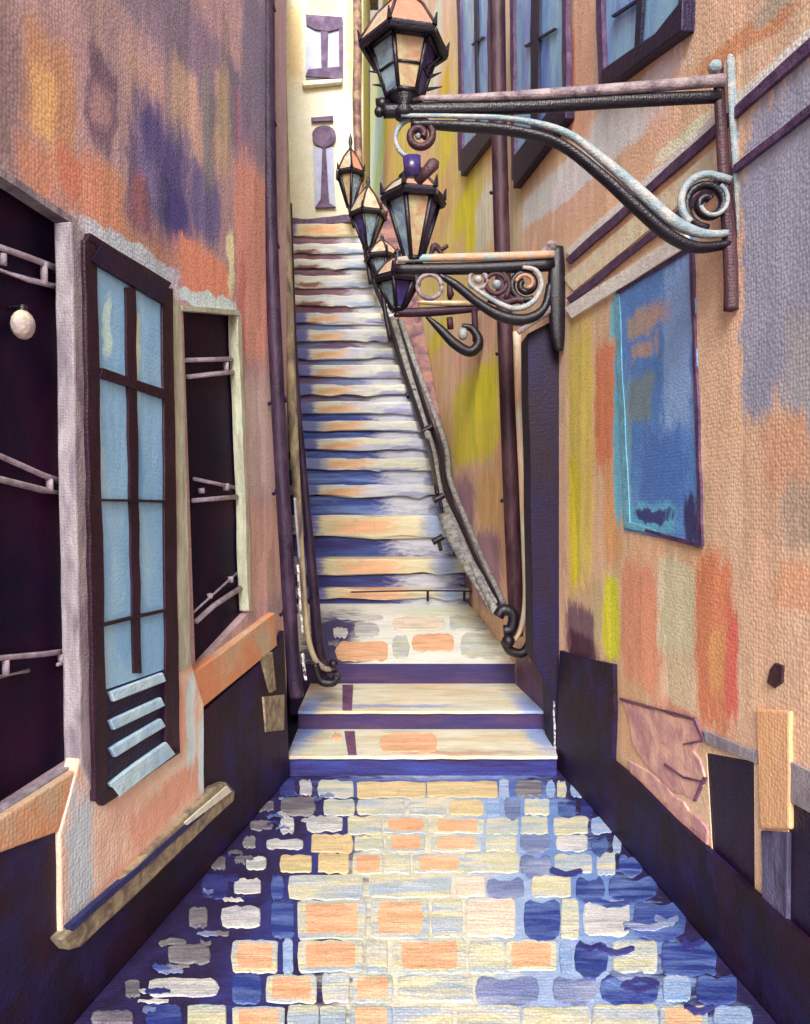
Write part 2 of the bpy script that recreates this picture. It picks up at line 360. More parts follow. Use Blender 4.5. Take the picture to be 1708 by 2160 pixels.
# glazed door
door = obj('shop_door', join(band(LEFT, 186, 500, 358, 606, 22, 22, .065, .06), band(LEFT, 192, 505, 215, 1690, 26, 28, .065, .06), band(LEFT, 355, 608, 366, 1590, 22, 30, .065, .06), band(LEFT, 212, 1690, 376, 1580, 26, 20, .065, .06)), mat('door_maroon', (40, 16, 32), rough=.5, var=.3, stretch=V3, nscale=12, alt=(58, 34, 56), weave=90), lb, bevel=.005)
obj('lintel', join(band(LEFT, 205, 532, 352, 625, 44, 34, .07, .04)), m_indigo, door)
m_sky = mat('sky_blue_glass', (138, 192, 255), 'YZ', [
    pv(LEFT, 246, 610, 264, 760, (200, 240, 244), .6, d=.1), pv(LEFT, 292, 650, 326, 840, (228, 244, 204), .6, d=.1), pv(LEFT, 215, 820, 250, 1060, (180, 216, 255), .7, d=.1),  # pale streaks are reflections painted into the glass colour
    pv(LEFT, 292, 900, 335, 1060, (120, 182, 255), .6, d=.1), pv(LEFT, 222, 1060, 270, 1180, (150, 200, 255), .6, d=.1)], nscale=5, alt=(166, 212, 255), altamt=.9, var=.1, rough=.25, bump=.2, spec=.5, stretch=V3)
obj('pane', slab(LEFT, [(200, 545), (350, 615), (352, 1410), (222, 1455)], .055, .03), m_sky, door)
m_door = bpy.data.materials['door_maroon']
obj('mullion', band(LEFT, 276, 606, 291, 1420, 20, 16, .064, .012), m_door, door)
for a in ((214, 786, 348, 832, 21, 20), (214, 1055, 350, 1058, 5, 6), (220, 1318, 348, 1288, 7, 6)):
    obj('mullion', band(LEFT, *a, .068, .012), m_door, door)
obj('door_bottom', slab(LEFT, [(222, 1455), (352, 1410), (368, 1580), (225, 1690)], .052, .03), m_indigo, door)
for i, (x0, y0, x1, y1, w) in enumerate(((238, 1470, 348, 1428, 22), (238, 1530, 345, 1480, 22), (240, 1588, 346, 1524, 22), (242, 1668, 362, 1578, 36))):
    obj('louvre', band(LEFT, x0, y0, x1, y1, w, w*.9, .066, .02), mat('louvre_blue', (170, 206, 244), nscale=7, var=.2) if i in (0, 3) else bpy.data.materials['louvre_blue'], door, bevel=.004)
obj('door_post', slab(LEFT, [(150, 466), (180, 490), (190, 900), (196, 1680), (172, 1612)], .05, .06, 1.5), m_greyfr, lb, bevel=.006)
obj('door_post', slab(LEFT, [(362, 618), (384, 645), (394, 1000), (404, 1400), (380, 1420), (368, 1000)], .055, .06, 1.5), m_greenfr, lb, bevel=.006)
# round globe lamp inside the first window
c = LEFT.at(48, 685, -.01)
rl = thing('globe_lamp', 'round cream globe lamp in front of the dark near left shop window', 'wall lamp', c)
gv = ball(c, .037, 1.12)
gv = ([v-LEFT.n*((v-c).dot(LEFT.n)*.2) for v in gv[0]], gv[1])
obj('globe', gv, mat('cream_globe', (214, 206, 176), nscale=16, alt=(172, 156, 172), altamt=.8, var=.15), rl, smooth=True)
obj('bracket', tube([c+Vector((0, 0, .055)), c+Vector((0, 0, .035))], .012), m_iron, rl)
obj('bracket', tube([c+Vector((0, 0, .05)), c+Vector((-.08, .01, .05))], .006), m_iron, rl)

# ---------------------------------------------------------------- RIGHT BUILDING
SAT = .95; GAIN = (1.16, 1.24, 1.33)
R = lambda *a, **k: pv(RIGHT, *a, **k)
Rl = lambda *a, **k: pl(RIGHT, *a, **k)
right_patches = [
 Rl(1060, 560, 1500, 190, 120, (212, 158, 122), .6), Rl(1075, 480, 1420, 180, 90, (250, 240, 208), .4), Rl(1090, 535, 1330, 330, 40, (232, 160, 130), .6), Rl(1080, 590, 1180, 520, 40, (240, 196, 160), .6),
 Rl(1190, 570, 1480, 320, 40, (214, 160, 116), .5), Rl(1370, 350, 1520, 225, 34, (244, 240, 150), .5), Rl(1150, 450, 1330, 290, 34, (250, 238, 180), .5),
 Rl(1220, 300, 1470, 90, 60, (236, 224, 180), .6), Rl(1450, 170, 1720, -20, 60, (196, 132, 90), .6), Rl(1580, 60, 1720, -60, 50, (176, 150, 120), .6),
 R(1195, -60, 1255, 330, (216, 150, 114), .5), R(1195, 40, 1215, 300, (196, 118, 92), .7),
 R(1560, 120, 1760, 860, (148, 140, 146), .25), R(1560, 560, 1640, 900, (148, 140, 146), .4), R(1640, 600, 1760, 1000, (160, 148, 140), .8), R(1600, 850, 1720, 1060, (206, 150, 112), .6),  # grey patches here are shade painted into the plaster colour
 R(1640, 1000, 1760, 1180, (176, 144, 116), .5),
 R(1195, 640, 1255, 1260, (232, 176, 84), .4), R(1200, 950, 1222, 1265, (238, 182, 46), .45), R(1228, 900, 1250, 1180, (226, 170, 90), .6), R(1252, 705, 1302, 1010, (214, 122, 84), .4), R(1270, 960, 1320, 1210, (216, 146, 92), .6),
 R(1284, 610, 1318, 720, (120, 178, 184), .5), R(1292, 720, 1326, 1130, (110, 168, 192), .4),
 R(1310, 1130, 1560, 1200, (224, 156, 116), .6), R(1306, 1170, 1395, 1480, (222, 134, 98), .35), R(1385, 1165, 1466, 1400, (202, 180, 140), .25), R(1400, 1360, 1468, 1560, (206, 172, 134), .4),
 R(1466, 1150, 1548, 1560, (222, 122, 84), .3), R(1528, 1250, 1560, 1560, (222, 100, 80), .7), R(1490, 1300, 1530, 1480, (226, 140, 84), .7), R(1552, 1170, 1620, 1420, (228, 160, 122), .5), R(1620, 1180, 1760, 1300, (218, 148, 108), .5),
 R(1270, 1208, 1310, 1402, (238, 196, 50), .3), R(1188, 1270, 1268, 1405, (122, 88, 92), .5), R(1195, 1330, 1260, 1410, (76, 44, 58), .6), R(1250, 1210, 1272, 1380, (182, 156, 110), .6),
 R(1290, 1420, 1370, 1610, (204, 152, 112), .5), R(1380, 1480, 1480, 1560, (206, 140, 108), .6),
 R(1080, 1370, 1190, 1640, (84, 56, 76), .4),
 R(880, 100, 1045, 700, (238, 178, 100), .4), R(825, 60, 885, 700, (238, 176, 88), .4), R(768, 40, 828, 700, (238, 180, 80), .4),
 R(1050, 380, 1110, 700, (222, 176, 140), .6),
 R(1040, 700, 1115, 1400, (206, 150, 116), .5), R(770, 60, 850, 330, (220, 186, 128), .5), R(776, 240, 840, 440, (238, 182, 50), .35), R(782, 300, 845, 395, (222, 156, 98), .5),
 R(900, 300, 965, 520, (224, 164, 104), .5), R(925, 230, 960, 360, (236, 180, 60), .5), R(900, 0, 935, 230, (222, 200, 160), .5), R(930, 60, 960, 220, (218, 168, 112), .5), R(925, 150, 950, 230, (222, 166, 50), .5),
 R(955, 395, 1005, 480, (240, 186, 46), .4), R(965, 420, 1022, 540, (240, 186, 42), .45), R(1000, 380, 1045, 540, (220, 194, 160), .5), R(930, 500, 990, 660, (222, 170, 104), .6),
 R(840, 640, 960, 760, (234, 180, 116), .6), R(900, 680, 950, 750, (236, 178, 56), .6), R(940, 680, 1060, 760, (206, 156, 126), .6),
 R(950, 765, 1062, 985, (236, 184, 50), .35), R(985, 790, 1050, 900, (238, 190, 30), .5), R(880, 740, 945, 850, (222, 160, 110), .6), R(900, 850, 960, 1000, (206, 160, 108), .6),
 R(955, 980, 1005, 1290, (148, 104, 112), .5), R(1005, 990, 1060, 1120, (224, 158, 100), .4), R(1000, 1110, 1060, 1300, (148, 108, 112), .4),
]
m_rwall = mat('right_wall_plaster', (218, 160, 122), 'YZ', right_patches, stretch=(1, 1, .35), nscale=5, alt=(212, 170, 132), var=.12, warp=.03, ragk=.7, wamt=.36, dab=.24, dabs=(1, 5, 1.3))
rb = thing('tenement_building', 'peach and yellow plastered building with tall blue windows, right of the alley', 'building', RW(3, 0))
holes = [[(1490, 1588), (1590, 1606), (1592, 1880), (1502, 1800)], [(1668, 1650), (1900, 1740), (1960, 2300), (1650, 1985)]]
bw = [(1302, 612), (1454, 512), (1472, 1142), (1322, 1106)]
outer = [RW(-3, 0), RW(27, 0), RW(27, 21), RW(13, 21), RW(13, 12), RW(6.5, 12), RW(6.5, 6.9), RW(-3, 6.9)]
V, Fc = wall_with_holes(outer, [[RIGHT.at(*p) for p in h] for h in holes+[bw]], RIGHT.n, .3)
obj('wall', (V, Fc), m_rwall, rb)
v, f = prism([RW(-3, 0, -.5), RW(27, 0, -.5), RW(27, 20.9, -.5), RW(13, 20.9, -.5), RW(13, 11.9, -.5), RW(6.5, 11.9, -.5), RW(6.5, 6.8, -.5), RW(-3, 6.8, -.5)], -RIGHT.n*4)
obj('back_room', (v, f), m_indigo, rb)
obj('roof', prism([RW(-3, 6.9, .2), RW(6.5, 6.9, .2), RW(6.5, 6.9, -4.5), RW(-3, 6.9, -4.5)], Vector((0, 0, .2))), m_taupe, rb)
obj('roof', prism([RW(6.52, 12, .2), RW(13, 12, .2), RW(13, 12, -4.5), RW(6.52, 12, -4.5)], Vector((0, 0, .2))), m_taupe, rb)
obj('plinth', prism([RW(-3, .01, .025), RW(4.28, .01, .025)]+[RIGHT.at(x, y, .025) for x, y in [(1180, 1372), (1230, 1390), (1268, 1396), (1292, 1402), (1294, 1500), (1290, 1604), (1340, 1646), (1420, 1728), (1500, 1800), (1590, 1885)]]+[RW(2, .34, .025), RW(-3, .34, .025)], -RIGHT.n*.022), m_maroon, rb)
for h in holes: obj('cellar_opening', slab(RIGHT, [(x, y) for x, y in h], -.003, .05), m_indigo, rb)
obj('lintel', slab(RIGHT, [(1482, 1538), (1600, 1588), (1594, 1612), (1486, 1568)], .010, .03, 1), m_greyfr, rb, bevel=.004)
obj('lintel', slab(RIGHT, [(1664, 1605), (1840, 1690), (1840, 1790), (1660, 1690)], .008, .03, 1), m_greyfr, rb, bevel=.004)
obj('pier', slab(RIGHT, [(1592, 1495), (1665, 1500), (1664, 1750), (1602, 1748)], .012, .03, 1.5), mat('orange_pier_plaster', (220, 144, 92), stretch=V3, nscale=7, alt=(222, 158, 116), var=.14), rb, bevel=.008)
obj('pier_foot', slab(RIGHT, [(1604, 1752), (1660, 1756), (1658, 1955), (1606, 1898)], .011, .03, 1.5), mat('grey_streaked_foot', (92, 84, 104), stretch=V3, nscale=9, alt=(40, 26, 48), altamt=1, var=.3), rb, bevel=.004)
m_brick = mat('bare_mauve_stone', (212, 152, 126), nscale=7, alt=(168, 112, 112), altamt=.9, var=.2)
m_line = mat('plum_line', (84, 50, 76), nscale=14, alt=(130, 84, 92), var=.3)
st1 = [(1306, 1474), (1400, 1500), (1462, 1518), (1480, 1560), (1462, 1585), (1486, 1640), (1462, 1690), (1420, 1672), (1360, 1612), (1330, 1550)]
st2 = [(1322, 1602), (1372, 1632), (1440, 1690), (1492, 1752), (1490, 1790), (1430, 1750), (1372, 1690), (1330, 1640)]
obj('exposed_stone', slab(RIGHT, wob(st1, 5, 18), .006, .03), m_brick, rb, bevel=.006)
obj('exposed_stone', slab(RIGHT, wob(st2, 5, 18), .008, .03), m_brick, rb, bevel=.006)
objs('crack', [band(RIGHT, *s, 5, 3, .011, .02, .6) for s in ((1306, 1474, 1400, 1500), (1400, 1500, 1462, 1516), (1462, 1516, 1482, 1560), (1482, 1562, 1440, 1570), (1484, 1640, 1462, 1690), (1440, 1640, 1484, 1650), (1335, 1642, 1372, 1690), (1400, 1612, 1440, 1640))], m_line, rb)
obj('vent_cover', slab(RIGHT, [(1632, 1398), (1650, 1404), (1648, 1440), (1630, 1452), (1616, 1440), (1622, 1412)], .008, .03, 1), m_brown, rb, bevel=.004)
# string courses
m_sc = mat('plum_string_course', (66, 42, 66), nscale=12, alt=(104, 74, 92), var=.3)
m_scp = mat('pale_string_course', (214, 206, 172), nscale=12, alt=(190, 170, 150), var=.2)
obj('string_course', band(RIGHT, 1196, 552, 1800, 12, 13, 22, .016, .03), m_sc, rb)
obj('string_course', band(RIGHT, 1196, 534, 1800, -14, 12, 20, .012, .03), m_scp, rb)
obj('string_course', band(RIGHT, 1198, 634, 1800, 156, 13, 14, .016, .03), m_sc, rb)
obj('string_course', band(RIGHT, 1198, 600, 1540, 314, 36, 48, .004, .02), mat('peach_string_course', (222, 176, 138), nscale=7, alt=(206, 190, 150), var=.2, altamt=.9), rb)
obj('lintel', band(RIGHT, 1198, 660, 1448, 502, 26, 30, .018, .03), m_scp, rb)
SAT = 1.0; GAIN = (1, 1, 1)
# the large blue window
GAIN = (1.12, 1.16, 1.16)
m_blue = mat('cobalt_window', (84, 126, 188), 'YZ', [
    R(1395, 500, 1470, 960, (130, 158, 212), .5), R(1325, 635, 1425, 705, (172, 142, 136), .95), R(1318, 655, 1375, 720, (166, 148, 140), .9), R(1325, 710, 1400, 762, (176, 146, 136), .95),  # peach-mauve patches are reflections painted on the pane
    R(1300, 770, 1335, 1120, (112, 156, 182), .4), R(1322, 790, 1385, 900, (118, 138, 150), .5), R(1345, 900, 1462, 1090, (74, 112, 178), .5), R(1305, 1060, 1440, 1130, (94, 158, 190), .5),
    R(1335, 1075, 1425, 1100, (54, 62, 120), .5), R(1440, 1040, 1480, 1140, (52, 54, 100), .5)], nscale=6, alt=(104, 142, 200), var=.12, rough=.4, spec=.4)
GAIN = (1, 1, 1)
win = obj('window', slab(RIGHT, [(1296, 600), (1462, 495), (1480, 1155), (1316, 1118)], .004, .03), m_blue, rb)
obj('frame', join(band(RIGHT, 1300, 618, 1456, 518, 6, 14, .010, .03), band(RIGHT, 1456, 508, 1476, 1150, 6, 8, .010, .03), band(RIGHT, 1360, 1118, 1478, 1152, 5, 10, .011, .03)), m_sc, win)
objs('frame', [band(RIGHT, 1300, 618, 1322, 1112, 9, 12, .008, .03), band(RIGHT, 1318, 1106, 1380, 1122, 14, 8, .010, .03)], mat('turquoise_window_edge', (112, 172, 196), nscale=10, var=.2), win)
# tall windows high up
m_hi = mat('dusky_blue_glass', (142, 196, 226), nscale=5, alt=(100, 136, 212), altamt=1, var=.15, rough=.3, stretch=(1, 1, .4), spec=.5, bump=.2)
def hiwin(quad, fr, mull, foot):
    w = obj('window', slab(RIGHT, quad, .02, .03), m_hi, rb)
    objs('frame', [band(RIGHT, *a, .045, .03) for a in fr], m_sc, w)
    for a in mull: obj('mullion', band(RIGHT, *a, .04, .015), m_indigo, w)
    obj('sill', slab(RIGHT, foot, .055, .06, 1), m_indigo, w, bevel=.006)
hiwin([(968, -60), (1032, -60), (1032, 262), (970, 335)], [(966, -60, 970, 360, 7, 7), (1030, -60, 1032, 280, 5, 6)], [(1002, -60, 1006, 305, 7, 5), (994, 95, 1018, 78, 4, 4)], [(970, 318), (1034, 250), (1034, 290), (972, 372)])
hiwin([(1080, -60), (1190, -60), (1188, 190), (1082, 340)], [(1078, -60, 1082, 380, 6, 7), (1188, -60, 1190, 240, 10, 10)], [(1128, -60, 1126, 280, 18, 14), (1106, 98, 1170, 60, 5, 4)], [(1082, 330), (1192, 186), (1192, 250), (1082, 398)])
hiwin([(1262, -60), (1440, -60), (1432, 30), (1270, 160)], [(1260, -60, 1268, 180, 10, 12), (1440, -60, 1434, 40, 12, 12)], [(1352, -60, 1342, 110, 12, 10), (1290, 35, 1350, -5, 5, 5)], [(1266, 148), (1380, 70), (1438, -4), (1436, 66), (1300, 168), (1270, 188)])

m_speck = mat('speckled_white', (214, 210, 208), nscale=60, alt=(30, 20, 50), altamt=1, var=.6)
# dark post at the corner of the stairs
dp = thing('corner_post', 'tall dark indigo post on the right where the steps begin, under the second lamp bracket', 'post', frontal(4.3).at(1150, 1590))
m_post = mat('indigo_post', (22, 14, 60), stretch=V3, nscale=5, alt=(32, 8, 18), altamt=.8, var=.25)
P = [frontal(4.3).at(x, y) for x, y in wob([(1112, 704), (1166, 676), (1192, 690), (1196, 1100), (1190, 1400), (1180, 1640), (1168, 1640), (1160, 1460), (1122, 1390), (1118, 1000)], 1.5)]
obj('shaft', prism(P, Vector((0, .24, 0))), m_post, dp, bevel=.006)
obj('edge_strip', prism([frontal(4.29).at(x, y) for x, y in ((1186, 700), (1192, 700), (1196, 1385), (1190, 1385))], Vector((0, .009, 0))), m_sc, dp)
obj('white_speckle_strip', prism([frontal(4.285).at(x, y) for x, y in wob([(1167, 1480), (1170, 1480), (1173, 1600), (1169, 1612)], 1, 12)], Vector((0, .014, 0))), m_speck, dp)

# ---------------------------------------------------------------- PIPES
def clamp(Y, x, y, r):
    return join(ptube(Y, [(x-r, y+4), (x+r, y-4)], r*.55, sm=0), ptube(Y, [(x-r*1.5, y+8), (x-r*.8, y+2)], r*.25, sm=0))
lpipe = [(564, -60), (566, 240), (572, 520), (584, 800), (594, 1000), (606, 1200), (618, 1400), (626, 1470)]
t = thing('drainpipe', 'dark indigo drainpipe down the end of the left wall', 'drainpipe', frontal(3.86).at(626, 1470))
obj('pipe', ptube(3.86, lpipe, 15), m_pipe, t, smooth=True)
for x, y in ((565, 20), (567, 262), (573, 520), (588, 845), (597, 1035), (612, 1290)):
    obj('pipe_clamp', clamp(3.86, x, y, 15), m_indigo, t, smooth=True)
t = thing('standpipe', 'thin cream standpipe with a curled foot between left drainpipe and the stairs', 'pipe', frontal(4.6).at(700, 1440))
obj('pipe', ptube(4.6, [(590, -60, 9), (596, 200, 9), (602, 430, 10), (612, 760, 11), (624, 1000, 9), (638, 1200, 6), (648, 1330, 6), (664, 1390, 6), (690, 1412, 6), (706, 1402, 5)], 12), mat('weathered_cream_pipe', (186, 172, 140), stretch=V3, nscale=12, alt=(92, 80, 84), altamt=.9, var=.35, weave=80), t, smooth=True)
obj('backing_pipe', ptube(4.66, [(610, 430, 6), (622, 760, 6), (640, 1000, 8), (658, 1200, 10), (668, 1330, 12), (680, 1395, 12), (700, 1425, 12), (716, 1420, 9)], 9), m_pipe, t, smooth=True)
obj('foot', join(ptube(4.58, [(664, 1400), (676, 1435), (700, 1440), (712, 1428)], 9), ball(frontal(4.56).at(703, 1400), .03)), m_iron, t, smooth=True)
t = thing('white_conduit', 'broken white flaking conduit strips right of the left drainpipe', 'conduit', frontal(3.85).at(632, 1440))
obj('strip', ptube(3.85, [(622, 1050), (626, 1110), (632, 1180)], 3), m_greyfr, t, smooth=True)
obj('strip', ptube(3.85, [(628, 1190), (632, 1260), (638, 1335)], 3), m_speck, t, smooth=True)
obj('strip', ptube(3.85, [(638, 1378), (641, 1410), (645, 1435)], 3.5), m_speck, t, smooth=True)
t = thing('downpipe', 'brown downpipe on the yellow wall right of the stairs', 'drainpipe', frontal(5.0).at(1090, 1340))
obj('pipe', ptube(5.0, [(1048, -60), (1052, 250), (1058, 500), (1066, 720), (1074, 950), (1082, 1150), (1088, 1290), (1086, 1340)], 17), m_brown, t, smooth=True)
for x, y in ((1056, 400), (1068, 740), (1078, 1050)):
    obj('pipe_clamp', clamp(5.0, x, y, 15), m_iron, t, smooth=True)
t = thing('standpipe', 'pale pink and cream pipe curling at its foot, between brown downpipe and dark post', 'pipe', frontal(4.9).at(1090, 1380))
obj('pipe', ptube(4.9, [(1090, 700, 9), (1095, 850, 9), (1101, 1000, 8), (1106, 1150, 7), (1108, 1260, 6), (1100, 1320, 6), (1084, 1352, 5)], 10), mat('pink_cream_pipe', (212, 178, 150), stretch=V3, nscale=9, alt=(200, 200, 180), altamt=.9, var=.2), t, smooth=True)
obj('foot', join(ptube(4.86, [(1118, 1290), (1122, 1340), (1104, 1376), (1076, 1372), (1064, 1350)], 10), ptube(4.84, [(1050, 1300), (1062, 1286), (1082, 1296), (1078, 1326), (1062, 1330)], 12), ball(frontal(4.82).at(1072, 1352), .045)), m_iron, t, smooth=True)

# ---------------------------------------------------------------- GROUND, PAVING, STEPS
m_ground = mat('dark_earth', (66, 60, 84), nscale=2, alt=(52, 46, 70))
gz = -.06
obj('ground', ([Vector((-250, -250, gz)), Vector((250, -250, gz)), Vector((250, 250, gz)), Vector((-250, 250, gz))], [(0, 1, 2, 3)]), m_ground)['kind'] = 'structure'
def fp(x0, y0, x1, y1, c, soft=.35):
    a = FLOOR.at((x0+x1)/2, y1); b = FLOOR.at((x0+x1)/2, y0)
    ym = 2*CY and (y0+y1)/2
    l = FLOOR.at(x0, ym); r = FLOOR.at(x1, ym)
    return ((l.x+r.x)/2, (a.y+b.y)/2, abs(r.x-l.x)/2, abs(b.y-a.y)/2, 0, c, soft)
bed_p = [(.35, 2.9, .62, 1.9, .11, (150, 172, 208), .5), (.05, 2.7, .36, 1.7, 0, (206, 204, 184), .6), (.72, 3.3, .22, 1.0, .11, (110, 140, 196), .6),
         (-.42, 3.0, .16, 1.2, -.15, (50, 52, 116), .6), (.15, 4.0, .8, .16, 0, (78, 92, 160), .6)]
m_bed = mat('blue_mortar_bed', (42, 32, 66), 'XY', bed_p, nscale=6, alt=(48, 42, 92), altamt=.8, var=.25, warp=.04)  # dark bed colour also carries the blue-violet shadow at the near edges
bed = obj('paving', prism([LW(-3, -.05, -.05), RW(-3, -.05, -.05), RW(4.4, -.05, -.05), LW(4.4, -.05, -.05)], Vector((0, 0, .052))), m_bed); bed['kind'] = 'structure'
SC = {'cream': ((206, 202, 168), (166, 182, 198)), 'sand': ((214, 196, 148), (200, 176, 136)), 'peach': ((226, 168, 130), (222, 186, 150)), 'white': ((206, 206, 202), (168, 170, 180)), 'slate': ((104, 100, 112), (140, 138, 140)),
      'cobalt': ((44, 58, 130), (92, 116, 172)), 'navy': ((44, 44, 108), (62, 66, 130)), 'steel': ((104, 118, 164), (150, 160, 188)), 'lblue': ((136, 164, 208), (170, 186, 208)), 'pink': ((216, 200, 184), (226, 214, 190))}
keys = list(SC)
stone_m = [mat('cobble_'+k, a, nscale=9, stretch=(.3, 1.6, 1), alt=b, altamt=1, var=.22, rough=.6, bump=.4, weave=80, wamt=.3, dab=.3, dabs=(7, 26, 1)) for k, (a, b) in SC.items()]
def stone(x0, x1, ya, yb, plane, h, lift=.012, curve=0, isc=.86, g=2.2):
    """one worn cobble lying on a plane; x in picture columns at its front edge"""
    pts = []
    n = 6
    j = lambda a: random.uniform(-a*1.7, a*1.7)
    wx = (x1-x0)
    x0 += g; x1 -= g; ya += 1.6; yb -= 1.6
    rx = min(wx*.16, 14)*(1 if g > 1 else .5); ry = (yb-ya)*(.28 if g > 1 else .16)
    top = [(x0+rx+(x1-x0-2*rx)*i/n, ya+j(1.6)-curve*math.sin(math.pi*i/n)) for i in range(n+1)]
    bot = [(x1-rx-(x1-x0-2*rx)*i/n, yb+j(1.6)-curve*math.sin(math.pi*i/n)) for i in range(n+1)]
    pts = top+[(x1-rx*.25+j(1), ya+ry*.4), (x1+j(1.5), (ya+yb)/2), (x1-rx*.25, yb-ry*.4)]+bot+[(x0+rx*.25, yb-ry*.4), (x0+j(1.5), (ya+yb)/2), (x0+rx*.25+j(1), ya+ry*.4)]
    P = [plane.at(x, y, h) for x, y in pts]
    c = sum(P, Vector())/len(P); N_ = plane.n
    k = len(P)
    inner = [c+(p-c)*isc+N_*lift for p in P]; mid = [c+(p-c)*.95+N_*lift*.8 for p in P]
    V = P+mid+inner+[c+N_*lift*1.05]
    Fc = [(i, (i+1) % k, (i+1) % k+k, i+k) for i in range(k)]+[(i+k, (i+1) % k+k, (i+1) % k+2*k, i+2*k) for i in range(k)]+[(i+2*k, (i+1) % k+2*k, 3*k) for i in range(k)]
    return V, Fc
CX2 = lambda x: 95+.9445*x
CY2 = lambda y: 1566+.9445*y
ROWS = [
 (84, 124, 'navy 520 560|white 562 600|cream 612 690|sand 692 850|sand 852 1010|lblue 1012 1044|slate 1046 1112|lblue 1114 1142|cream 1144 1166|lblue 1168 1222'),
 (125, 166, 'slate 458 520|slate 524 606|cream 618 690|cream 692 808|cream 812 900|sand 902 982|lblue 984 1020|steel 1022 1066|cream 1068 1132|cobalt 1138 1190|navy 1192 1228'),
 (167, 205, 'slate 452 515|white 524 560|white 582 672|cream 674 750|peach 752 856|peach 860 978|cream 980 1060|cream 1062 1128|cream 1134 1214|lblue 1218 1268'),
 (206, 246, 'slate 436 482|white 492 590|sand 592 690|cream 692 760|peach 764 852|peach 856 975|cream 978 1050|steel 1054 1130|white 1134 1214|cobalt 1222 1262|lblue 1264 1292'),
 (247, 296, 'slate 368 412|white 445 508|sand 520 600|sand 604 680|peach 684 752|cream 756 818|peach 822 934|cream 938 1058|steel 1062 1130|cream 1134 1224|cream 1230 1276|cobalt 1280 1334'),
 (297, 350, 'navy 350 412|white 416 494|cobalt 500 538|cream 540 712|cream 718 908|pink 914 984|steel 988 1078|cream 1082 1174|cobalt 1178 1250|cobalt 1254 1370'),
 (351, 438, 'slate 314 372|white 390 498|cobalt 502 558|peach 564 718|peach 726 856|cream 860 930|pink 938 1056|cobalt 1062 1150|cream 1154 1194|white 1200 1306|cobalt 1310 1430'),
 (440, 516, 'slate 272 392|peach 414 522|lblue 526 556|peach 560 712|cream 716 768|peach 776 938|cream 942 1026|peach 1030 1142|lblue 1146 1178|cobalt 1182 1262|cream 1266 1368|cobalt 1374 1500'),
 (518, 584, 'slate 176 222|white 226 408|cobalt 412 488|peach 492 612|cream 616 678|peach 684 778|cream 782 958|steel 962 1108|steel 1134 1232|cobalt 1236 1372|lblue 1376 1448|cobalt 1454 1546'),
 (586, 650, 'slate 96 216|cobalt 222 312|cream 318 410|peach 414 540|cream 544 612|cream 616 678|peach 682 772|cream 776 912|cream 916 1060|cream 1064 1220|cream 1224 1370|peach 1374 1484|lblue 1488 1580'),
]
parts = []
for (ya, yb, s) in ROWS:
    for e in s.split('|'):
        k, a, b = e.split()
        a, b = CX2(float(a)), CX2(float(b))
        cv = 0
        a += random.uniform(-4, 4); b += random.uniform(-4, 4)
        dya, dyb = random.uniform(-4, 3), random.uniform(-3, 4)
        if k in ('cobalt', 'steel') and a > 1000: cv = -9
        if a < CX2(500) and k in ('slate', 'white'): hh = (yb-ya); dya += hh*.16; dyb -= hh*.2; b -= (b-a)*.12
        pale = k in ('cream', 'sand', 'pink', 'peach')
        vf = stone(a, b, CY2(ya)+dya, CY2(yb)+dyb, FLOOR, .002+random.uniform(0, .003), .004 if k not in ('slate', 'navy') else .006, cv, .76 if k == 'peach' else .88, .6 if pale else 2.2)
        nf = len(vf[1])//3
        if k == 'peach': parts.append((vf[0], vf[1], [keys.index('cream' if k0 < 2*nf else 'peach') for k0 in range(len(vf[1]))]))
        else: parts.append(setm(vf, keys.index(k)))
        # peach stones carry a cream surround: a slimmer pale stone course beside them
for q in range(34):
    y = random.uniform(1665, 2140); xl = 640-(y-1620)*.92
    x = xl+random.uniform(-20, 90)+(y-1640)*.1; w = random.uniform(22, 62)*(y-1060)/900; h = random.uniform(7, 15)*(y-1060)/900
    k = random.choice(['slate', 'white', 'cobalt', 'navy', 'steel', 'slate'])
    parts.append(setm(stone(x, x+w, y, y+h, FLOOR, .006+random.uniform(0, .002), .003, random.uniform(-6, 6), .8, .5), keys.index(k)))
for q in range(14):
    y = random.uniform(1760, 2140); xr = 1180+(y-1620)*.86
    x = xr-random.uniform(60, 330)*(y-1300)/800; w = random.uniform(50, 110)*(y-1060)/900; h = random.uniform(10, 20)*(y-1060)/900
    parts.append(setm(stone(x, min(x+w, xr-4), y, y+h, FLOOR, .008+random.uniform(0, .002), .003, random.choice((-12, -9, 9)), .8, .5), keys.index(random.choice(['cobalt', 'navy', 'cobalt', 'steel']))))
# rows that run on towards and behind the camera
Yr = 2.08
while Yr > -2.8:
    xa, xb = -1.43+.177*Yr+.18, 1.40-.109*Yr-.1
    x = xa
    while x < xb-.1:
        w = random.uniform(.12, .26); u = (x-xa)/(xb-xa)
        k = random.choice(['slate', 'white', 'navy'] if u < .15 else ['cream', 'cobalt', 'white'] if u < .3 else ['cream', 'cream', 'peach', 'sand'] if u < .65 else ['cobalt', 'steel', 'cream', 'lblue'])
        x2 = min(x+w, xb)
        P = [Vector((px, py, .002)) for px, py in ((x+.006, Yr), (x2-.006, Yr), (x2-.006, Yr-.14), (x+.006, Yr-.14))]
        cc = sum(P, Vector())/4
        V = P+[cc+(p-cc)*.9+Vector((0, 0, .01)) for p in P]
        parts.append(setm((V, [(0, 1, 5, 4), (1, 2, 6, 5), (2, 3, 7, 6), (3, 0, 4, 7), (4, 5, 6, 7)]), keys.index(k)))
        x = x2
    Yr -= .15
o = obj('path', join(*parts), stone_m, None, smooth=False); o['kind'] = 'structure'
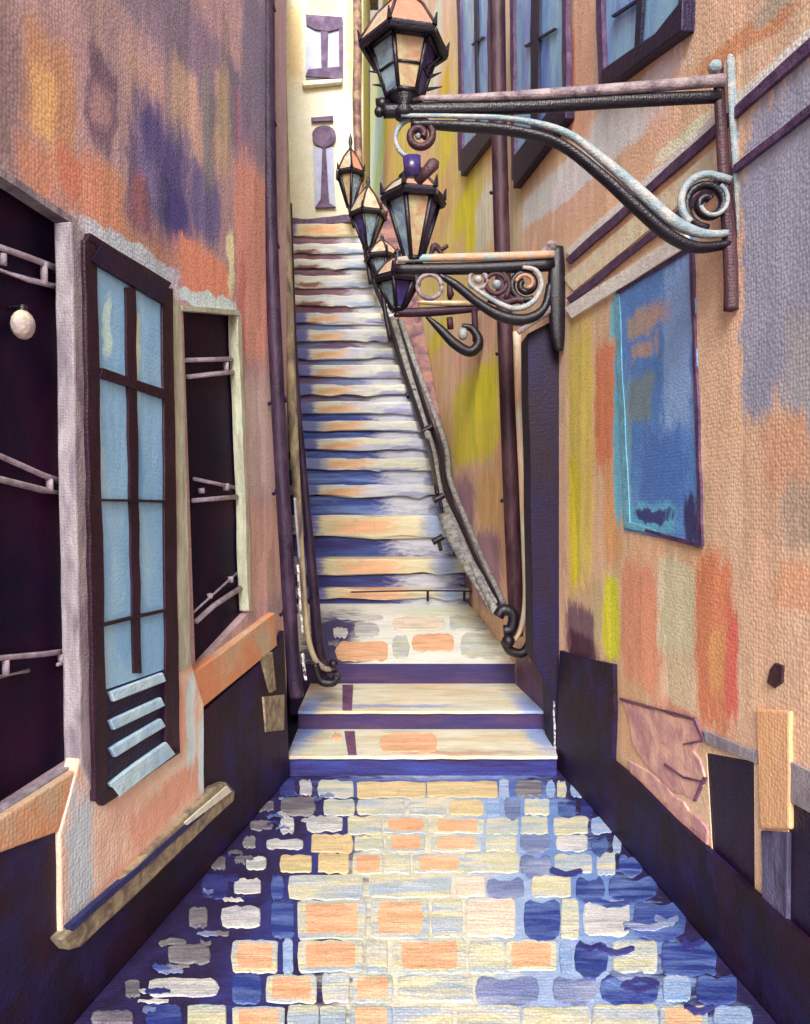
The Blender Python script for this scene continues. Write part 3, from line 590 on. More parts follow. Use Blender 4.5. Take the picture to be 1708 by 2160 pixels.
# short dark joints scratched between stones
parts = []
for (x0, y0, x1, y1) in ((555, 440, 770, 442), (560, 352, 900, 350), (545, 296, 985, 298), (590, 246, 850, 244), (850, 246, 1010, 240), (920, 606, 1160, 612), (600, 520, 800, 522), (818, 180, 1010, 168)):
    P = [FLOOR.at(CX2(x0), CY2(y0), .013), FLOOR.at(CX2(x1), CY2(y1), .013), FLOOR.at(CX2(x1), CY2(y1)+3, .013), FLOOR.at(CX2(x0), CY2(y0)+3, .013)]
    parts.append(prism(P, Vector((0, 0, -.008))))

# lower steps
m_tread = mat('cream_tread', (212, 212, 190), 'XY', [(-.64, 4.6, .12, .6, -.1, (128, 150, 204), .8), (.84, 4.6, .12, .6, .1, (140, 160, 208), .8), (.3, 4.2, .5, .05, 0, (196, 160, 140), .7), (-.1, 4.72, .6, .05, 0, (150, 160, 196), .7)], dab=.25, dabs=(3, 16, 1), nscale=6, stretch=(.3, 1, 1), alt=(212, 190, 152), altamt=.8, var=.16)  # blue edge patches paint violet shadow onto the treads
m_riser = mat('indigo_riser', (52, 42, 92), nscale=5, stretch=(.3, 1, 2), alt=(74, 50, 82), altamt=.8, var=.25)
m_riserb = mat('blue_riser', (50, 58, 132), nscale=5, stretch=(.3, 1, 2), alt=(44, 34, 84), altamt=.9, var=.25)
ls = thing('entrance_steps', 'two broad shallow cream steps with dark risers rising from the paving', 'steps', (.1, 4.14, 0))
def step_box(xl0, xr0, xl1, xr1, Y0, Y1, zt, zb, nose=.03, nh=.035):
    """body (riser) plus a proud tread slab; x given at front and back"""
    body = [Vector((xl0, Y0+nose, zb)), Vector((xr0, Y0+nose, zb)), Vector((xr1, Y1, zb)), Vector((xl1, Y1, zb))]
    A = prism(body, Vector((0, 0, zt-nh-zb)))
    n = 14; fr = [Vector((xl0+(xr0-xl0)*i/n, Y0+random.uniform(-.008, .008), zt-nh)) for i in range(n+1)]
    B = prism(fr+[Vector((xr1, Y1, zt-nh)), Vector((xl1, Y1, zt-nh))], Vector((0, 0, nh)))
    return join(setm(A, 0), setm(B, 1))
def X(px, Y): return (px-CX)/F*Y
lows = [(4.14, 4.61, .124, (604, 1176), (628, 1160), m_riserb), (4.61, 5.31, .248, (628, 1158), (655, 1128), m_riser)]
for (Y0, Y1, zt, f0, b0, mr_) in lows:
    obj('step', step_box(X(f0[0], Y0), X(f0[1], Y0), X(b0[0], Y1+.03), X(b0[1], Y1+.03), Y0, Y1+.03, zt, -.04, .02, .02), [mr_, m_tread], ls, bevel=.004)
tp = []
for (pts, c) in (([(703, 1540), (714, 1540), (712, 1576), (706, 1576)], 0),):
    pass
pl1 = Plane((0, 0, .124), (0, 0, 1)); pl2 = Plane((0, 0, .248), (0, 0, 1))
m_or = stone_m[keys.index('peach')]
objs('inlay_stone', [stone(700, 722, 1546, 1562, pl1, .001, .005), stone(800, 925, 1546, 1590, pl1, .001, .005)], m_or, ls)
objs('drain_channel', [slab(pl1, [(726, 1542), (748, 1542), (752, 1592), (734, 1592)], .004, .02, 1), slab(pl2, [(722, 1444), (745, 1444), (742, 1498), (722, 1498)], .004, .02, 1)], m_line, ls)
# landing
zf, zbk, Ya, Yb = .396, .60, 5.31, 6.98
ldn = Vector((0, -(zbk-zf), (Yb-Ya))).normalized()
LAND = Plane((0, Ya, zf), ldn)
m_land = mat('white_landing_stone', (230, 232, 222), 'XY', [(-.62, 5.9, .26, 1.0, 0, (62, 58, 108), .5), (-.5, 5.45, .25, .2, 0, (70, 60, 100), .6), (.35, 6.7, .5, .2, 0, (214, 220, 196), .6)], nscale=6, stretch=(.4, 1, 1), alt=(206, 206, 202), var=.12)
P = [Vector((X(612, Ya), Ya, zf)), Vector((X(1122, Ya), Ya, zf)), Vector((X(1014, Yb), Yb+.05, zbk)), Vector((X(606, Yb), Yb+.05, zbk))]
v, f = prism(P, Vector((0, 0, -.38)))
lan = obj('landing', (v, f, [0 if i < 2 else 1 for i in range(6)]), [m_land, m_riser]); lan['kind'] = 'structure'
lst = []
for k, a, b, ya, yb in (('peach', 706, 822, 1352, 1396), ('peach', 866, 962, 1336, 1376), ('white', 700, 735, 1322, 1346), ('white', 745, 800, 1312, 1346), ('white', 705, 810, 1296, 1308), ('slate', 690, 720, 1350, 1364), ('cream', 826, 864, 1340, 1390), ('cream', 968, 1080, 1335, 1390), ('pink', 826, 940, 1300, 1330), ('cream', 944, 1040, 1296, 1330)):
    lst.append(setm(stone(a, b, ya, yb, LAND, .001, .006), keys.index(k)))
o = obj('landing_cobbles', join(*lst), stone_m); o['kind'] = 'structure'

# upper flight: the nosing of every step
bands = [1275, 1232, 1160, 1062, 1008, 966, 926, 888, 848, 811, 770, 735, 696, 660, 622, 580, 546, 514, 472]
Y0r, Z0r = 6.98, .60
def nos(y):
    k = (CY-y)/F; Yn = (1.6-Z0r+Y0r)/(1-k); return Yn, Z0r+(Yn-Y0r)
def lerp(a, b, t): return a+(b-a)*t
def interp(tab, y):
    for (y0, v0), (y1, v1) in zip(tab, tab[1:]):
        if (y0 >= y >= y1): return lerp(v0, v1, (y-y0)/(y1-y0))
    return tab[-1][1] if y < tab[-1][0] else tab[0][1]
xr_t = [(1300, 1010), (1275, 1000), (1150, 955), (1050, 925), (900, 893), (680, 826), (560, 785), (470, 752)]
fl = thing('stone_staircase', 'long steep flight of cream stone stairs with painted blue shadow bands climbing between the buildings', 'staircase', (-.3, 6.9, .5))
rw_ = [((50, 46, 108), (66, 84, 150)), ((52, 66, 140), (104, 128, 184)), ((104, 74, 100), (110, 126, 172)), ((104, 68, 86), (134, 104, 122))]
rmats = [mat('riser_'+n, a, 'objXZ', [(.48, 0, .42, .5, 0, (182, 184, 196), .7)], nscale=3.5, stretch=(.25, 1, 3), alt=b, altamt=1, var=.22) for n, (a, b) in zip(('indigo', 'cobalt', 'plum_blue', 'plum'), rw_)]  # dark blue-violet riser colours paint the shadow bands below the nosings
def smat(name, c, c2, patch):
    return mat(name, c, 'objXZ', patch, nscale=4, stretch=(.25, 1, 2.5), alt=c2, altamt=.9, var=.14, warp=.02, dab=.3, dabs=(2.5, 1, 14))
cols = [smat('step_cream_peach', (212, 211, 188), (168, 176, 210), [(-.22, .0, .36, .07, .06, (212, 172, 134), .7), (-.62, -.02, .2, .3, 0, (120, 130, 182), .7), (.3, -.08, .4, .05, 0, (140, 150, 190), .7)]),  # bluish left-end patches in this list are painted shadow streaks
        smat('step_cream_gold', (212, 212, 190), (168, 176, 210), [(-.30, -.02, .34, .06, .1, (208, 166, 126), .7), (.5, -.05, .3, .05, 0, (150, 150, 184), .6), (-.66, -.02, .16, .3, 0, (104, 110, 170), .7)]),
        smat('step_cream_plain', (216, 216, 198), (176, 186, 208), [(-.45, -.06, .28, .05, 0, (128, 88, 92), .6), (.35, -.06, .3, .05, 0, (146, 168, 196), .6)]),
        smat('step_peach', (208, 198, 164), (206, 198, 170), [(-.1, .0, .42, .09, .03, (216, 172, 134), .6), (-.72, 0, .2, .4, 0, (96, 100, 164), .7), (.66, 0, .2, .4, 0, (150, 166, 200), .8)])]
for i, yb in enumerate(bands[:-1]):
    yt = bands[i+1]
    Yn, Zn = nos(yb)              # foot line of this step
    Yt, Zt = nos(yt)              # its nosing top, one riser higher: place the riser at the foot line depth
    zt = 1.6+(CY-yt)/F*Yn if yt < CY-60 or True else Zt
    # riser stands at depth Yn from Zn up to where its top edge shows at yt
    ztop = 1.6+(CY-yt)/F*Yn
    if yb > CY:                   # below eye level the tread shows too
        ztop = 1.6+(CY-lerp(yb, yt, .72))/F*Yn
    xl = X(612 if i > 5 else 618, Yn); xr = X(interp(xr_t, (yb+yt)/2)+14, Yn)
    Yend = 14.9 if i == len(bands)-2 else nos(bands[i+1])[0]+.12
    xl1, xr1 = X(608, Yend), xr + (-.2)*(Yend-Yn)*.4
    hgt = ztop-Zn
    rf = .42 if yb < CY else .40
    zc = Zn + hgt*rf
    nose = .05
    body = prism([Vector((xl, Yn+nose, Zn-.6)), Vector((xr, Yn+nose, Zn-.6)), Vector((xr1, Yend, Zn-.6)), Vector((xl1, Yend, Zn-.6))], Vector((0, 0, zc-Zn+.6)))
    n = 12
    lo = [Vector((lerp(xl, xr, q/n), Yn+random.uniform(-.012, .012), zc+random.uniform(-.018, .018))) for q in range(n+1)]
    hi = [Vector((v_.x, v_.y, ztop+random.uniform(-.012, .012))) for v_ in lo]
    bk = [Vector((xr1, Yend, zc)), Vector((xl1, Yend, zc))]; bkh = [Vector((xr1, Yend, ztop)), Vector((xl1, Yend, ztop))]
    L_ = lo+bk; H_ = hi+bkh; kk = len(L_)
    sl = (L_+H_, [tuple(range(kk)), tuple(range(2*kk-1, kk-1, -1))]+[(a, (a+1) % kk, (a+1) % kk+kk, a+kk) for a in range(kk)])
    if i < 3: cm = cols[3]; rm_ = rmats[0]
    elif i < 8: cm = cols[1] if i % 2 else cols[0]; rm_ = rmats[1]
    elif i < 13: cm = cols[1]; rm_ = rmats[2]
    else: cm = cols[2]; rm_ = rmats[3]
    if i == len(bands)-2: cm = cols[3]
    obj('step', join(setm(body, 0), setm(sl, 1)), [rm_, cm], fl, origin=((xl+xr)/2, Yn, (zc+ztop)/2), bevel=.012)
    # remember for the side wall
# side slope between stairs and the building on the right
m_side = mat('mauve_peach_sidewall', (150, 112, 104), nscale=4, alt=(84, 60, 84), altamt=.9, var=.2)
sd = thing('sloping_side_wall', 'low sloping mauve side wall between the stairs and the yellow wall', 'wall', (.8, 7, 0))
P0 = [Vector((X(1004, 6.9), 6.9, .9)), Vector((1.40-.109*6.9-.01, 6.9, .9)), Vector((1.40-.109*14-.01, 14, 7.6)), Vector((X(765, 14), 14, 7.6))]
obj('coping', prism(P0, Vector((0, 0, -.9))), m_side, sd)
for a, b in (((930, 720), (955, 800)), ((900, 700), (925, 790))):
    pass

# right handrail
hr = thing('stair_handrail', 'pale grey and black sloping iron handrail along right edge of the stairs', 'handrail', frontal(5.3).at(1060, 1300))
def hp(pts): return [frontal(Y).at(x, y) for x, y, Y in pts]
def htube(pts, r, sides=8, flat=1):
    pts = smooth_path(pts, 4)
    return tube(hp(pts), [r/F*p[2] for p in pts], sides, flat)
m_stonerail = mat('speckled_grey_rail', (150, 150, 146), nscale=20, alt=(60, 54, 74), altamt=.7, var=.35, weave=60)
obj('rail', htube([(1046, 1292, 5.3), (1000, 1200, 5.9), (960, 1110, 6.6), (928, 1040, 7.3), (914, 960, 8.0), (893, 890, 8.6), (862, 790, 9.4), (828, 672, 10.2)], 8), m_stonerail, hr, smooth=True)
obj('rail', htube([(1062, 1272, 5.35), (1018, 1180, 6.0), (975, 1080, 6.8), (948, 1010, 7.5), (942, 950, 8.1), (915, 870, 8.8), (880, 780, 9.5), (846, 680, 10.2)], 6), m_stonerail, hr, smooth=True)
obj('kick_plate', htube([(936, 1084, 6.6), (960, 1140, 6.25), (1000, 1210, 5.85), (1042, 1276, 5.4)], 15, 10, .25), m_stonerail, hr, smooth=True)
obj('under_rail', htube([(1058, 1284, 5.32), (1010, 1192, 5.95), (968, 1096, 6.7), (938, 1026, 7.4), (930, 955, 8.05), (904, 880, 8.7), (872, 786, 9.45), (836, 676, 10.2)], 4.5), m_iron, hr, smooth=True)
obj('under_rail', htube([(922, 1040, 5.3), (905, 945, 8.0), (884, 880, 8.6), (850, 780, 9.4), (815, 665, 10.15), (790, 600, 10.8), (768, 520, 11.6)], 5), m_iron, hr, smooth=True)
for x, y, Y in ((926, 1050, 5.3), (924, 1138, 6.6), (902, 905, 8.4), (868, 830, 9.1)):
    obj('rail_joint', join(htube([(x-12, y+6, Y), (x, y, Y), (x+10, y-6, Y)], 7), htube([(x, y, Y), (x+6, y+24, Y)], 4)), m_iron, hr, smooth=True)

# thin rail standing on the landing at the foot of the flight
tr = thing('foot_rail', 'thin dark rail with short uprights at the foot of the stairs', 'rail', frontal(6.9).at(900, 1268))
obj('bar', ptube(6.9, [(740, 1249), (880, 1246), (1000, 1247)], 1.8, sm=3, sides=6), m_indigo, tr)
for x in (902, 979): obj('upright', ptube(6.9, [(x, 1246), (x, 1268)], 3, sm=0, sides=6), m_indigo, tr)

# far-left wall behind the corner
m_fl = mat('far_left_cream', (206, 190, 152), nscale=3, alt=(192, 150, 116), altamt=.9)
fw = thing('stair_side_building', 'narrow cream wall edge of the building left of the stairs', 'building', (X(606, 4.4), 4.4, 0))
obj('wall', prism([Vector((X(604, 4.2), 4.2, 0)), Vector((X(604, 14.8), 14.8, 0)), Vector((X(604, 14.8)-3, 14.8, 0)), Vector((X(604, 4.2)-2.2, 4.2, 0))], Vector((0, 0, 5.3)), (0, 7.4, 7.4, 0)), m_fl, fw)

# cream tower at the head of the stairs
TW = frontal(15)
GAIN = (.93, .93, .93)
m_tow = mat('cream_tower_plaster', (226, 226, 204), 'XZ', [
    ((TW.at(620, 0).x), TW.at(0, 90).z, .22, 1.1, 0, (220, 196, 148), .5), (TW.at(748, 0).x, TW.at(0, 90).z, .22, 1.3, 0, (206, 206, 146), .5), (TW.at(685, 0).x, TW.at(0, 310).z, .85, 1.3, 0, (228, 228, 208), .4), (TW.at(680, 0).x, TW.at(0, 10).z, .5, .3, 0, (206, 206, 160), .6)],
    nscale=1.4, alt=(210, 208, 168), var=.1, warp=.12, weave=22)
GAIN = (1, 1, 1)
tw = thing('cream_tower', 'pale cream house front at the head of the stairs, window over arched doorway', 'building', (X(685, 15), 15, 6))
x0, x1 = X(598, 15), X(766, 15)
obj('wall', box(x0, x1, 15, 18, 0, 14.2), m_tow, tw)
obj('roof', box(x0-.2, x1+.2, 14.8, 18.2, 14.2, 14.5), m_taupe, tw)
m_pur = mat('purple_paint', (74, 52, 88), nscale=4, alt=(112, 92, 124), altamt=.8, var=.25, weave=24)
m_pb = mat('pale_lilac_pane', (176, 184, 214), nscale=3, alt=(150, 156, 196), var=.1, weave=24)
w = obj('window', slab(TW, [(646, 34), (722, 40), (720, 162), (645, 165)], .05, .08, .8), m_pb, tw)
objs('frame', [slab(TW, [(644, 30), (722, 36), (722, 58), (695, 66), (665, 62), (646, 52)], .09, .06, .8), slab(TW, [(644, 160), (650, 146), (720, 140), (721, 166)], .09, .06, .8), slab(TW, [(714, 40), (722, 40), (722, 160), (716, 160)], .085, .06, .8)], m_pur, w)
obj('mullion', slab(TW, [(676, 60), (692, 60), (690, 150), (678, 150)], .08, .04, .8), m_pur, w)
obj('sill', slab(TW, [(636, 170), (722, 166), (720, 172), (640, 180)], .14, .12, .8), m_white, w)
d = obj('door', slab(TW, [(660, 310), (702, 310), (707, 436), (664, 436)], .05, .08, .8), m_pb, tw)
hd = [(683+25*math.cos(a*math.pi/9), 284-(20 if math.sin(a*math.pi/9) > 0 else 26)*math.sin(a*math.pi/9)) for a in range(18)]
objs('arch', [slab(TW, hd, .09, .06), slab(TW, [(656, 248), (702, 244), (702, 254), (656, 256)], .08, .05)], m_pur, d)
obj('mullion', slab(TW, [(680, 300), (686, 300), (694, 428), (708, 436), (664, 438), (676, 420)], .085, .05), m_pur, d)
obj('base_course', slab(TW, wob([(606, 458), (650, 462), (740, 452), (750, 466), (606, 484)], 1.5, 14), .10, .1), m_pur, tw)
t = thing('corner_pipe', 'dark speckled pipe between the cream house and the yellow wall', 'drainpipe', frontal(14.9).at(752, 360))
obj('pipe', ptube(14.85, [(752, -60), (754, 100), (752, 220), (757, 360), (758, 440)], 9), mat('speckled_brown_pipe', (98, 72, 76), nscale=4, alt=(168, 140, 112), altamt=.8, var=.4, weave=16), t, smooth=True)

# ---------------------------------------------------------------- LANTERNS
m_gc = mat('lamp_glass_cream', (188, 178, 142), nscale=14, alt=(176, 132, 104), altamt=.9, rough=.2, bump=.1, alpha=.85, spec=.6, var=.12)
m_gb = mat('lamp_glass_blue', (142, 168, 178), nscale=14, alt=(84, 96, 140), altamt=.8, rough=.2, bump=.1, alpha=.85, spec=.6, var=.12)
m_gd = mat('lamp_glass_indigo', (66, 56, 122), nscale=9, alt=(40, 28, 70), altamt=.8, rough=.25, bump=.1, spec=.5, var=.2)
m_rg = mat('lamp_roof_sage', (168, 180, 160), nscale=12, alt=(198, 140, 104), altamt=1, rough=.4, var=.2)
m_rp = mat('lamp_roof_peach', (176, 128, 102), nscale=12, alt=(184, 130, 110), altamt=1, rough=.4, var=.2)
def lantern(root, c, bt, bb, bh, ew, rh, nr, seg=6, rot=15, thick=.012, fin=.05, bars=True, gl=None):
    """c: bottom centre of the glass body; bt/bb radii top/bottom; ew eave radius; rh roof height; nr neck radius"""
    c = Vector(c)
    ring = lambda r, z: [c+Vector((r*math.cos(math.radians(rot+360*k/seg)), r*math.sin(math.radians(rot+360*k/seg)), z)) for k in range(seg)]
    a, b = ring(bb, 0), ring(bt, bh)
    gl = gl or [m_gc, m_gb, m_gc, m_gb, m_gc, m_gd]
    V = [];Fc = [];M = []
    for k in range(seg):
        q = (k+1) % seg; o_ = len(V); V += [a[k], a[q], b[q], b[k]]; Fc.append((o_, o_+1, o_+2, o_+3)); M.append(k % len(gl))
    obj('glass', (V, Fc, M), gl, root)
    bars_ = [tube([a[k], b[k]], [thick*.8, thick], 6) for k in range(seg)]
    for k in range(seg):
        q = (k+1) % seg
        bars_ += [tube([a[k], a[q]], thick*.9, 6), tube([b[k], b[q]], thick*1.3, 6)]
        if bars: bars_.append(tube([a[k].lerp(b[k], .48), a[q].lerp(b[q], .48)], thick*.55, 6))
    obj('frame', join(*bars_), m_iron, root, smooth=True)
    e, nk = ring(ew, bh+thick*2), ring(nr, bh+thick*2+rh)
    e0 = ring(ew*.98, bh); 
    V = [];Fc = [];M = []
    for k in range(seg):
        q = (k+1) % seg; o_ = len(V); mid = [e[k].lerp(nk[k], .5)+Vector((0, 0, rh*.1)), e[q].lerp(nk[q], .5)+Vector((0, 0, rh*.1))]
        V += [e[k], e[q], mid[1], mid[0], nk[q], nk[k]]; Fc += [(o_, o_+1, o_+2, o_+3), (o_+3, o_+2, o_+4, o_+5)]; M += [1 if k % 3 == 1 else 0]*2
    rf = obj('roof', (V, Fc, M), [m_rg, m_rp], root)
    obj('roof_rib', join(*[tube([e[k], e[k].lerp(nk[k], .5)+Vector((0, 0, rh*.1)), nk[k]], thick*.6, 6) for k in range(seg)]), m_brown, rf, smooth=True)
    V = e+e0; Fc = [(k, (k+1) % seg, (k+1) % seg+seg, k+seg) for k in range(seg)]+[tuple(range(seg, 2*seg))]
    tips = [tube([e[k]+Vector((0, 0, -.005)), e[k]+(e[k]-c).normalized()*thick*1.8+Vector((0, 0, thick*1.8))], [thick*1.1, thick*.25], 6) for k in range(seg)]
    obj('eave', join((V, Fc), *tips, *[tube([e0[k], e0[(k+1) % seg]], thick*1.3, 6) for k in range(seg)]), m_iron, root)
    top = c+Vector((0, 0, bh+thick*2+rh))
    obj('finial', join(lathe(top, [(nr*1.15, -.01), (nr*1.3, .01), (nr*.8, .02), (nr*.5, fin*.4), (nr*.9, fin*.7), (nr*.8, fin), (nr*.25, fin*1.4), (.001, fin*1.6)]), ), m_iron, root, smooth=True)
    obj('socket', lathe(c+Vector((0, 0, -.05)), [(bb*.5, -.02), (bb*.6, 0), (bb*.35, .02), (bb*1.05, .05), (bb*.9, .06)]), m_iron, root, smooth=True)

# lamp one
YB = 2.44
r1 = thing('bracket_lamp', 'large iron lantern at the top, on the nearest and longest scroll bracket', 'street lamp', frontal(YB).at(1545, 400), group='iron lamps on scroll brackets')
arm = obj('arm', ptube(YB, [(808, 234, 15), (900, 232, 15), (1100, 226, 14), (1300, 214, 14), (1518, 204, 13)], 15, flat=.9, sides=12), m_iron, r1, smooth=True)
obj('arm_highlight', ptube(YB, [(850, 214, 5), (1000, 212, 8), (1200, 201, 11), (1400, 186, 12), (1524, 175, 13)], 10, flat=.9, dy=-.018), m_taupe, arm, smooth=True)  # pale strip standing for the sky-lit upper edge of the arm
obj('arm_end', join(ball(frontal(YB).at(806, 220), .022), ball(frontal(YB).at(800, 236), .018), ptube(YB, [(792, 215), (826, 213)], 7, sm=0)), m_iron, arm, smooth=True)
wp = obj('wall_plate', ptube(YB, [(1514, 136, 11), (1520, 250, 12), (1530, 400, 14), (1540, 520, 16), (1545, 610, 18), (1546, 655, 20)], 14, flat=.7), m_brown, r1, smooth=True)
obj('plate_highlight', ptube(YB, [(1538, 128, 9), (1545, 260, 10), (1556, 420, 10), (1562, 540, 8), (1566, 600, 5)], 10, flat=.6, dy=-.01), m_ironhi, wp, smooth=True)  # highlight along the plate, modelled as a pale strip
obj('knob', join(ball(frontal(YB).at(1508, 142), .024), ball(frontal(YB).at(1540, 122), .012)), m_ironhi, wp, smooth=True)
br = obj('scroll_brace', join(ptube(YB, [(866, 262, 7), (960, 266, 11), (1080, 276, 11), (1180, 304, 11), (1270, 372, 12), (1340, 436, 13), (1410, 496, 13), (1470, 522, 12), (1538, 515, 9)], 10, flat=1.3),
    ptube(YB, spiral(1492, 430, 52, 10, 90, 1.6), 9, flat=1.3, sm=2)), m_iron, r1, smooth=True)
obj('brace_highlight', join(ptube(YB, [(846, 250, 4), (960, 252, 5), (1080, 258, 6), (1190, 286, 8), (1280, 352, 11), (1350, 414, 13), (1420, 474, 13), (1480, 498, 10), (1530, 496, 7)], 8, flat=.9, dy=-.02),
    ptube(YB, spiral(1490, 428, 60, 54, 130, .42, 12)+[(1536, 385)], 8, flat=.9, sm=2, dy=-.02), ptube(YB, spiral(1494, 430, 40, 22, -60, .6, 12), 4.5, sm=2, dy=-.02)), m_ironhi, br, smooth=True)  # pale strips imitate highlights along the scrolls
obj('small_scroll', join(ptube(YB, spiral(884, 286, 34, 9, -120, 1.4), 8, flat=1.2, sm=2)), m_brown, r1, smooth=True)
obj('small_scroll', join(ptube(YB, spiral(876, 288, 44, 40, 80, .55, 14), 5, flat=1.0, sm=2, dy=.01)), m_ironhi, r1, smooth=True)
sp = frontal(YB+.0).at(882, 284)
obj('boss', ball(sp+Vector((0, .01, 0)), .012, 1), m_ironhi, r1, smooth=True)
obj('drop_pendant', join(ptube(YB, [(868, 330, 20), (870, 372, 18)], 18, sm=0, flat=.6)), m_gd, r1, smooth=True)
obj('drop_pendant', join(ptube(YB, [(880, 384, 10), (915, 345, 14), (920, 338, 8)], 12, sm=0, flat=.6)), m_brown, r1, smooth=True)
k = YB/F
c1 = frontal(YB).at(852, 206)
lantern(r1, c1, .115, .062, .162, .150, .15, .040, thick=.0095, fin=.09, rot=12)
objs('thorn', [ptube(YB, [(x0, y0, 4), (x1, y1, 1)], 3, sm=0, sides=6, dy=-.02) for x0, y0, x1, y1 in ((806, 160, 778, 158), (812, 188, 786, 186), (900, 150, 928, 128), (905, 170, 930, 160), (900, 196, 932, 190))], m_iron, r1)

# lamp two
Y2 = 4.2
r2 = thing('bracket_lamp', 'iron lantern with rounded roof on the second bracket, fixed to the dark corner post', 'street lamp', frontal(Y2).at(1175, 600), group='iron lamps on scroll brackets')
arm = obj('arm', ptube(Y2, [(832, 568, 12), (1000, 566, 13), (1168, 558, 14)], 12, flat=.9), m_iron, r2, smooth=True)
obj('arm_highlight', ptube(Y2, [(838, 552, 6), (900, 548, 8), (1050, 545, 9), (1166, 540, 8)], 8, flat=.9, dy=-.03), mat('peach_edge_highlight', (196, 152, 124), nscale=9, alt=(140, 164, 170), altamt=1, var=.2), arm, smooth=True)  # peach strip paints the light along the arm's top
wp = obj('wall_plate', ptube(Y2, [(1176, 520, 12), (1174, 600, 20), (1176, 700, 16), (1180, 740, 8)], 15, flat=.6), m_iron, r2, smooth=True)
obj('knob', join(ball(frontal(Y2).at(1162, 520), .034), ptube(Y2, [(1130, 542, 3), (1160, 524, 10)], 8, sm=0)), m_taupe, wp, smooth=True)
br = obj('scroll_brace', join(ptube(Y2, [(926, 580, 5), (960, 600, 9), (1010, 640, 10), (1060, 668, 12), (1110, 674, 12), (1148, 650, 10), (1160, 600, 8)], 10, flat=1.1), ptube(Y2, spiral(1108, 600, 34, 8, 60, 1.5), 7, sm=2)), m_iron, r2, smooth=True)
obj('brace_highlight', join(ptube(Y2, [(990, 604, 4), (1030, 632, 5), (1080, 654, 6), (1120, 642, 6), (1140, 605, 5), (1128, 575, 5), (1100, 568, 4)], 5, dy=-.035), ), m_ironhi, br, smooth=True)  # painted highlight on the brace, as a thin pale tube
obj('brace_highlight', ptube(Y2, spiral(1108, 602, 22, 8, -170, .7, 12), 4, sm=2, dy=-.035), m_rp, br, smooth=True)
for cx_, cy_, rr, mm in ((1008, 590, 19, m_taupe), (1046, 598, 22, m_brown), (906, 604, 26, m_taupe)):
    obj('ring', ptube(Y2, spiral(cx_, cy_, rr, rr*.96, 0, 1.0, 18), 5, sm=0), mm, r2, smooth=True)
for cx_, cy_, rr in ((1008, 590, 11), (1048, 600, 12)):
    obj('boss', ball(frontal(Y2).at(cx_, cy_), rr*.8/F*Y2, 1), m_ironhi, r2, smooth=True)
obj('filigree', join(ptube(Y2, [(1030, 630), (1060, 640), (1090, 632), (1104, 636)], 8, sm=3), ptube(Y2, [(1060, 575), (1075, 600), (1066, 630)], 6, sm=3)), m_brown, r2, smooth=True)
obj('stay', ptube(Y2, [(1092, 702, 6), (1130, 672, 9), (1170, 645, 12)], 8, flat=.6), m_taupe, r2, smooth=True)
c2 = frontal(Y2).at(872, 548)
lantern(r2, c2, .155, .05, .345, .185, .10, .07, thick=.017, fin=.05, rot=12, bars=False)
obj('scroll_top', join(*[ptube(Y2, spiral(cx_, cy_, rr, rr*.98, 0, 1, 16), 6, sm=0) for cx_, cy_, rr in ((874, 368, 16), (872, 384, 17))]), m_brown, r2, smooth=True)
obj('hook', join(ptube(Y2, [(906, 552, 3), (915, 520, 7), (930, 526, 5), (944, 518, 4)], 5), ptube(Y2, [(940, 545, 3), (920, 522, 6)], 5, sm=0)), m_brown, r2, smooth=True)

# lamp three, low on its own small bracket
Y4 = 6.4
r4 = thing('bracket_lamp', 'small dark indigo lantern on the lowest small bracket, over the stair handrail', 'street lamp', frontal(Y4).at(1005, 680), group='iron lamps on scroll brackets')
arm = obj('arm', ptube(Y4, [(832, 660, 9), (900, 658, 10), (988, 652, 8), (1012, 648, 6)], 10), mat('plum_iron', (50, 24, 46), nscale=8, alt=(70, 44, 66), rough=.5), r4, smooth=True)
obj('arm_highlight', ptube(Y4, [(880, 640, 4), (940, 642, 6), (1006, 642, 5)], 6, dy=-.04), m_gc, arm, smooth=True)  # cream strip for the light on top of this arm
obj('scroll_brace', ptube(Y4, [(900, 668, 4), (928, 694, 9), (960, 726, 11), (992, 742, 11), (1010, 722, 11), (996, 694, 8), (974, 688, 6)], 9), m_iron, r4, smooth=True)
obj('boss', ball(frontal(Y4).at(976, 704), .045, 1.3), m_ironhi, r4, smooth=True)
objs('upright', [ptube(Y4, [(1000, 648), (1003, 720)], 7, sm=0), ptube(Y4, [(948, 670), (950, 694)], 7, sm=0), ptube(Y4, [(946, 590, 4), (950, 622, 8), (948, 632, 4)], 6, sm=0)], m_brown, r4, smooth=True)
c4 = frontal(Y4).at(838, 652)
lantern(r4, c4, .19, .06, .24, .20, .17, .04, thick=.024, fin=.06, rot=20, bars=False, gl=[m_gd, m_gb, m_gd, m_gb, m_gd, m_gd])

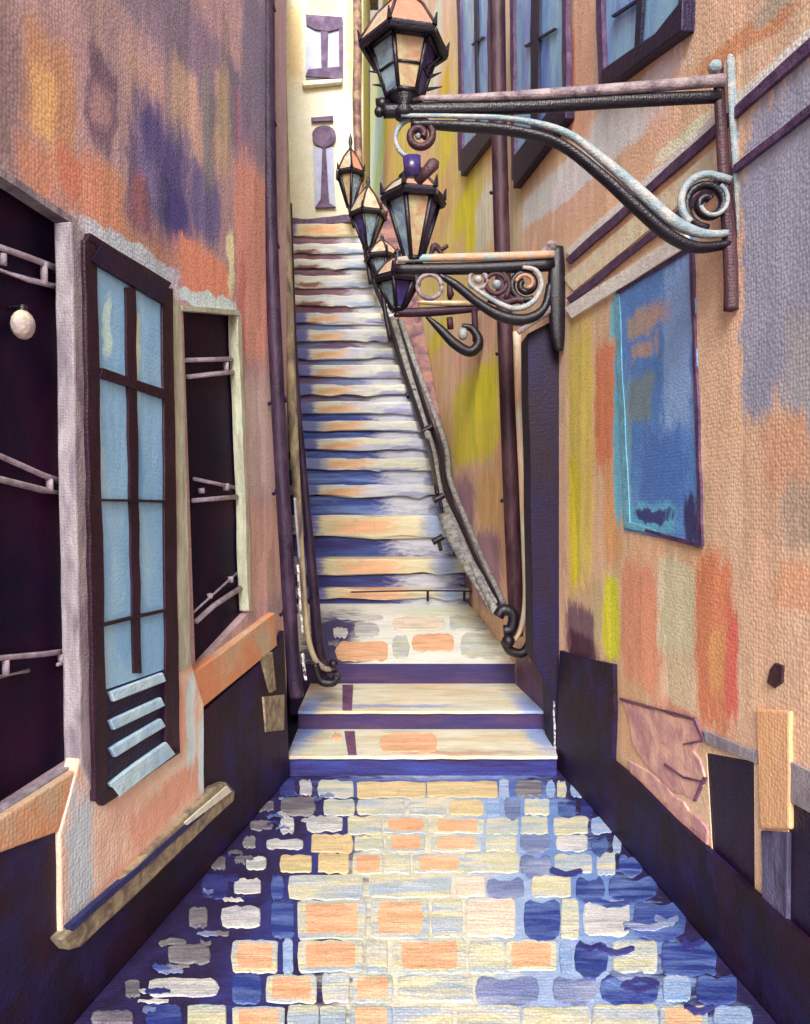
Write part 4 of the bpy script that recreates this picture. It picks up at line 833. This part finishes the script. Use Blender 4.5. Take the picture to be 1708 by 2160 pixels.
# the lanterns climbing beside the stairs
def post_lamp(label, x, ybot, ytop, Y, wtop, wbot, roof, foot, fin=.1, gl=None):
    base = frontal(Y).at(foot[0], foot[1])
    r = thing('post_lamp', label, 'street lamp', base, group='lanterns on posts beside the stairs')
    obj('post', ptube(Y, [foot, ((foot[0]+x)/2-2, (foot[1]+ybot)/2), (x, ybot)], 5, sm=3), m_iron, r, smooth=True)
    k = Y/F
    lantern(r, frontal(Y).at(x, ybot), wtop*k/2, wbot*k/2, (ybot-ytop)*k, wtop*k*.56, roof*1.35*k, 5*k, thick=3.6*k, fin=fin, rot=20+x, bars=False, gl=gl)
    return r
post_lamp('farthest small lantern with round black finial, in front of the cream house', 739, 436, 372, 12.2, 54, 14, 34, (748, 480), fin=.20, gl=[m_gc, m_gb, m_gc])
post_lamp('second farthest lantern with peach roof, beside the top of the stairs', 776, 524, 458, 10.6, 70, 16, 40, (782, 600), fin=.12, gl=[m_gb, m_gd, m_gd, m_gb])
post_lamp('third farthest lantern, crowded against the left end of the second bracket', 806, 606, 548, 9.0, 66, 18, 24, (824, 720), fin=.05, gl=[m_gb, m_gd])

# ---------------------------------------------------------------- CAMERA, LIGHT
cam = bpy.data.cameras.new('camera'); co = bpy.data.objects.new('camera', cam); COL.objects.link(co)
co.location = CAM; co.rotation_euler = (math.radians(90), 0, 0)
cam.sensor_fit = 'VERTICAL'; cam.sensor_height = 36; cam.lens = 36*F/2160; cam.shift_y = -20/2160
cam.clip_end = 1000; S.camera = co
el, az = math.radians(36), math.radians(184)     # sun behind the camera, a little to the left
sun = bpy.data.lights.new('sun', 'SUN'); sun.energy = 2.0; sun.angle = math.radians(25); sun.color = (1, .97, .93)
so = bpy.data.objects.new('sun', sun); COL.objects.link(so)
dirv = Vector((math.sin(az)*math.cos(el), math.cos(az)*math.cos(el), math.sin(el)))   # towards the sun
so.rotation_euler = dirv.to_track_quat('Z', 'Y').to_euler(); so.location = (0, -5, 12)
W = bpy.data.worlds.new('World'); S.world = W; W.use_nodes = True
N, L = W.node_tree.nodes, W.node_tree.links
sk = N.new('ShaderNodeTexSky'); sk.sky_type = 'NISHITA'; sk.sun_disc = False; sk.sun_elevation = el; sk.sun_rotation = az
sk.dust_density = 2; sk.air_density = 1.1
L.new(sk.outputs[0], N['Background'].inputs[0]); N['Background'].inputs[1].default_value = .15
S.view_settings.view_transform = 'Standard'; S.view_settings.look = 'None'; S.view_settings.gamma = 1; S.view_settings.exposure = 1.2
for o in bpy.data.objects:
    if 'wl' in o: del o['wl']
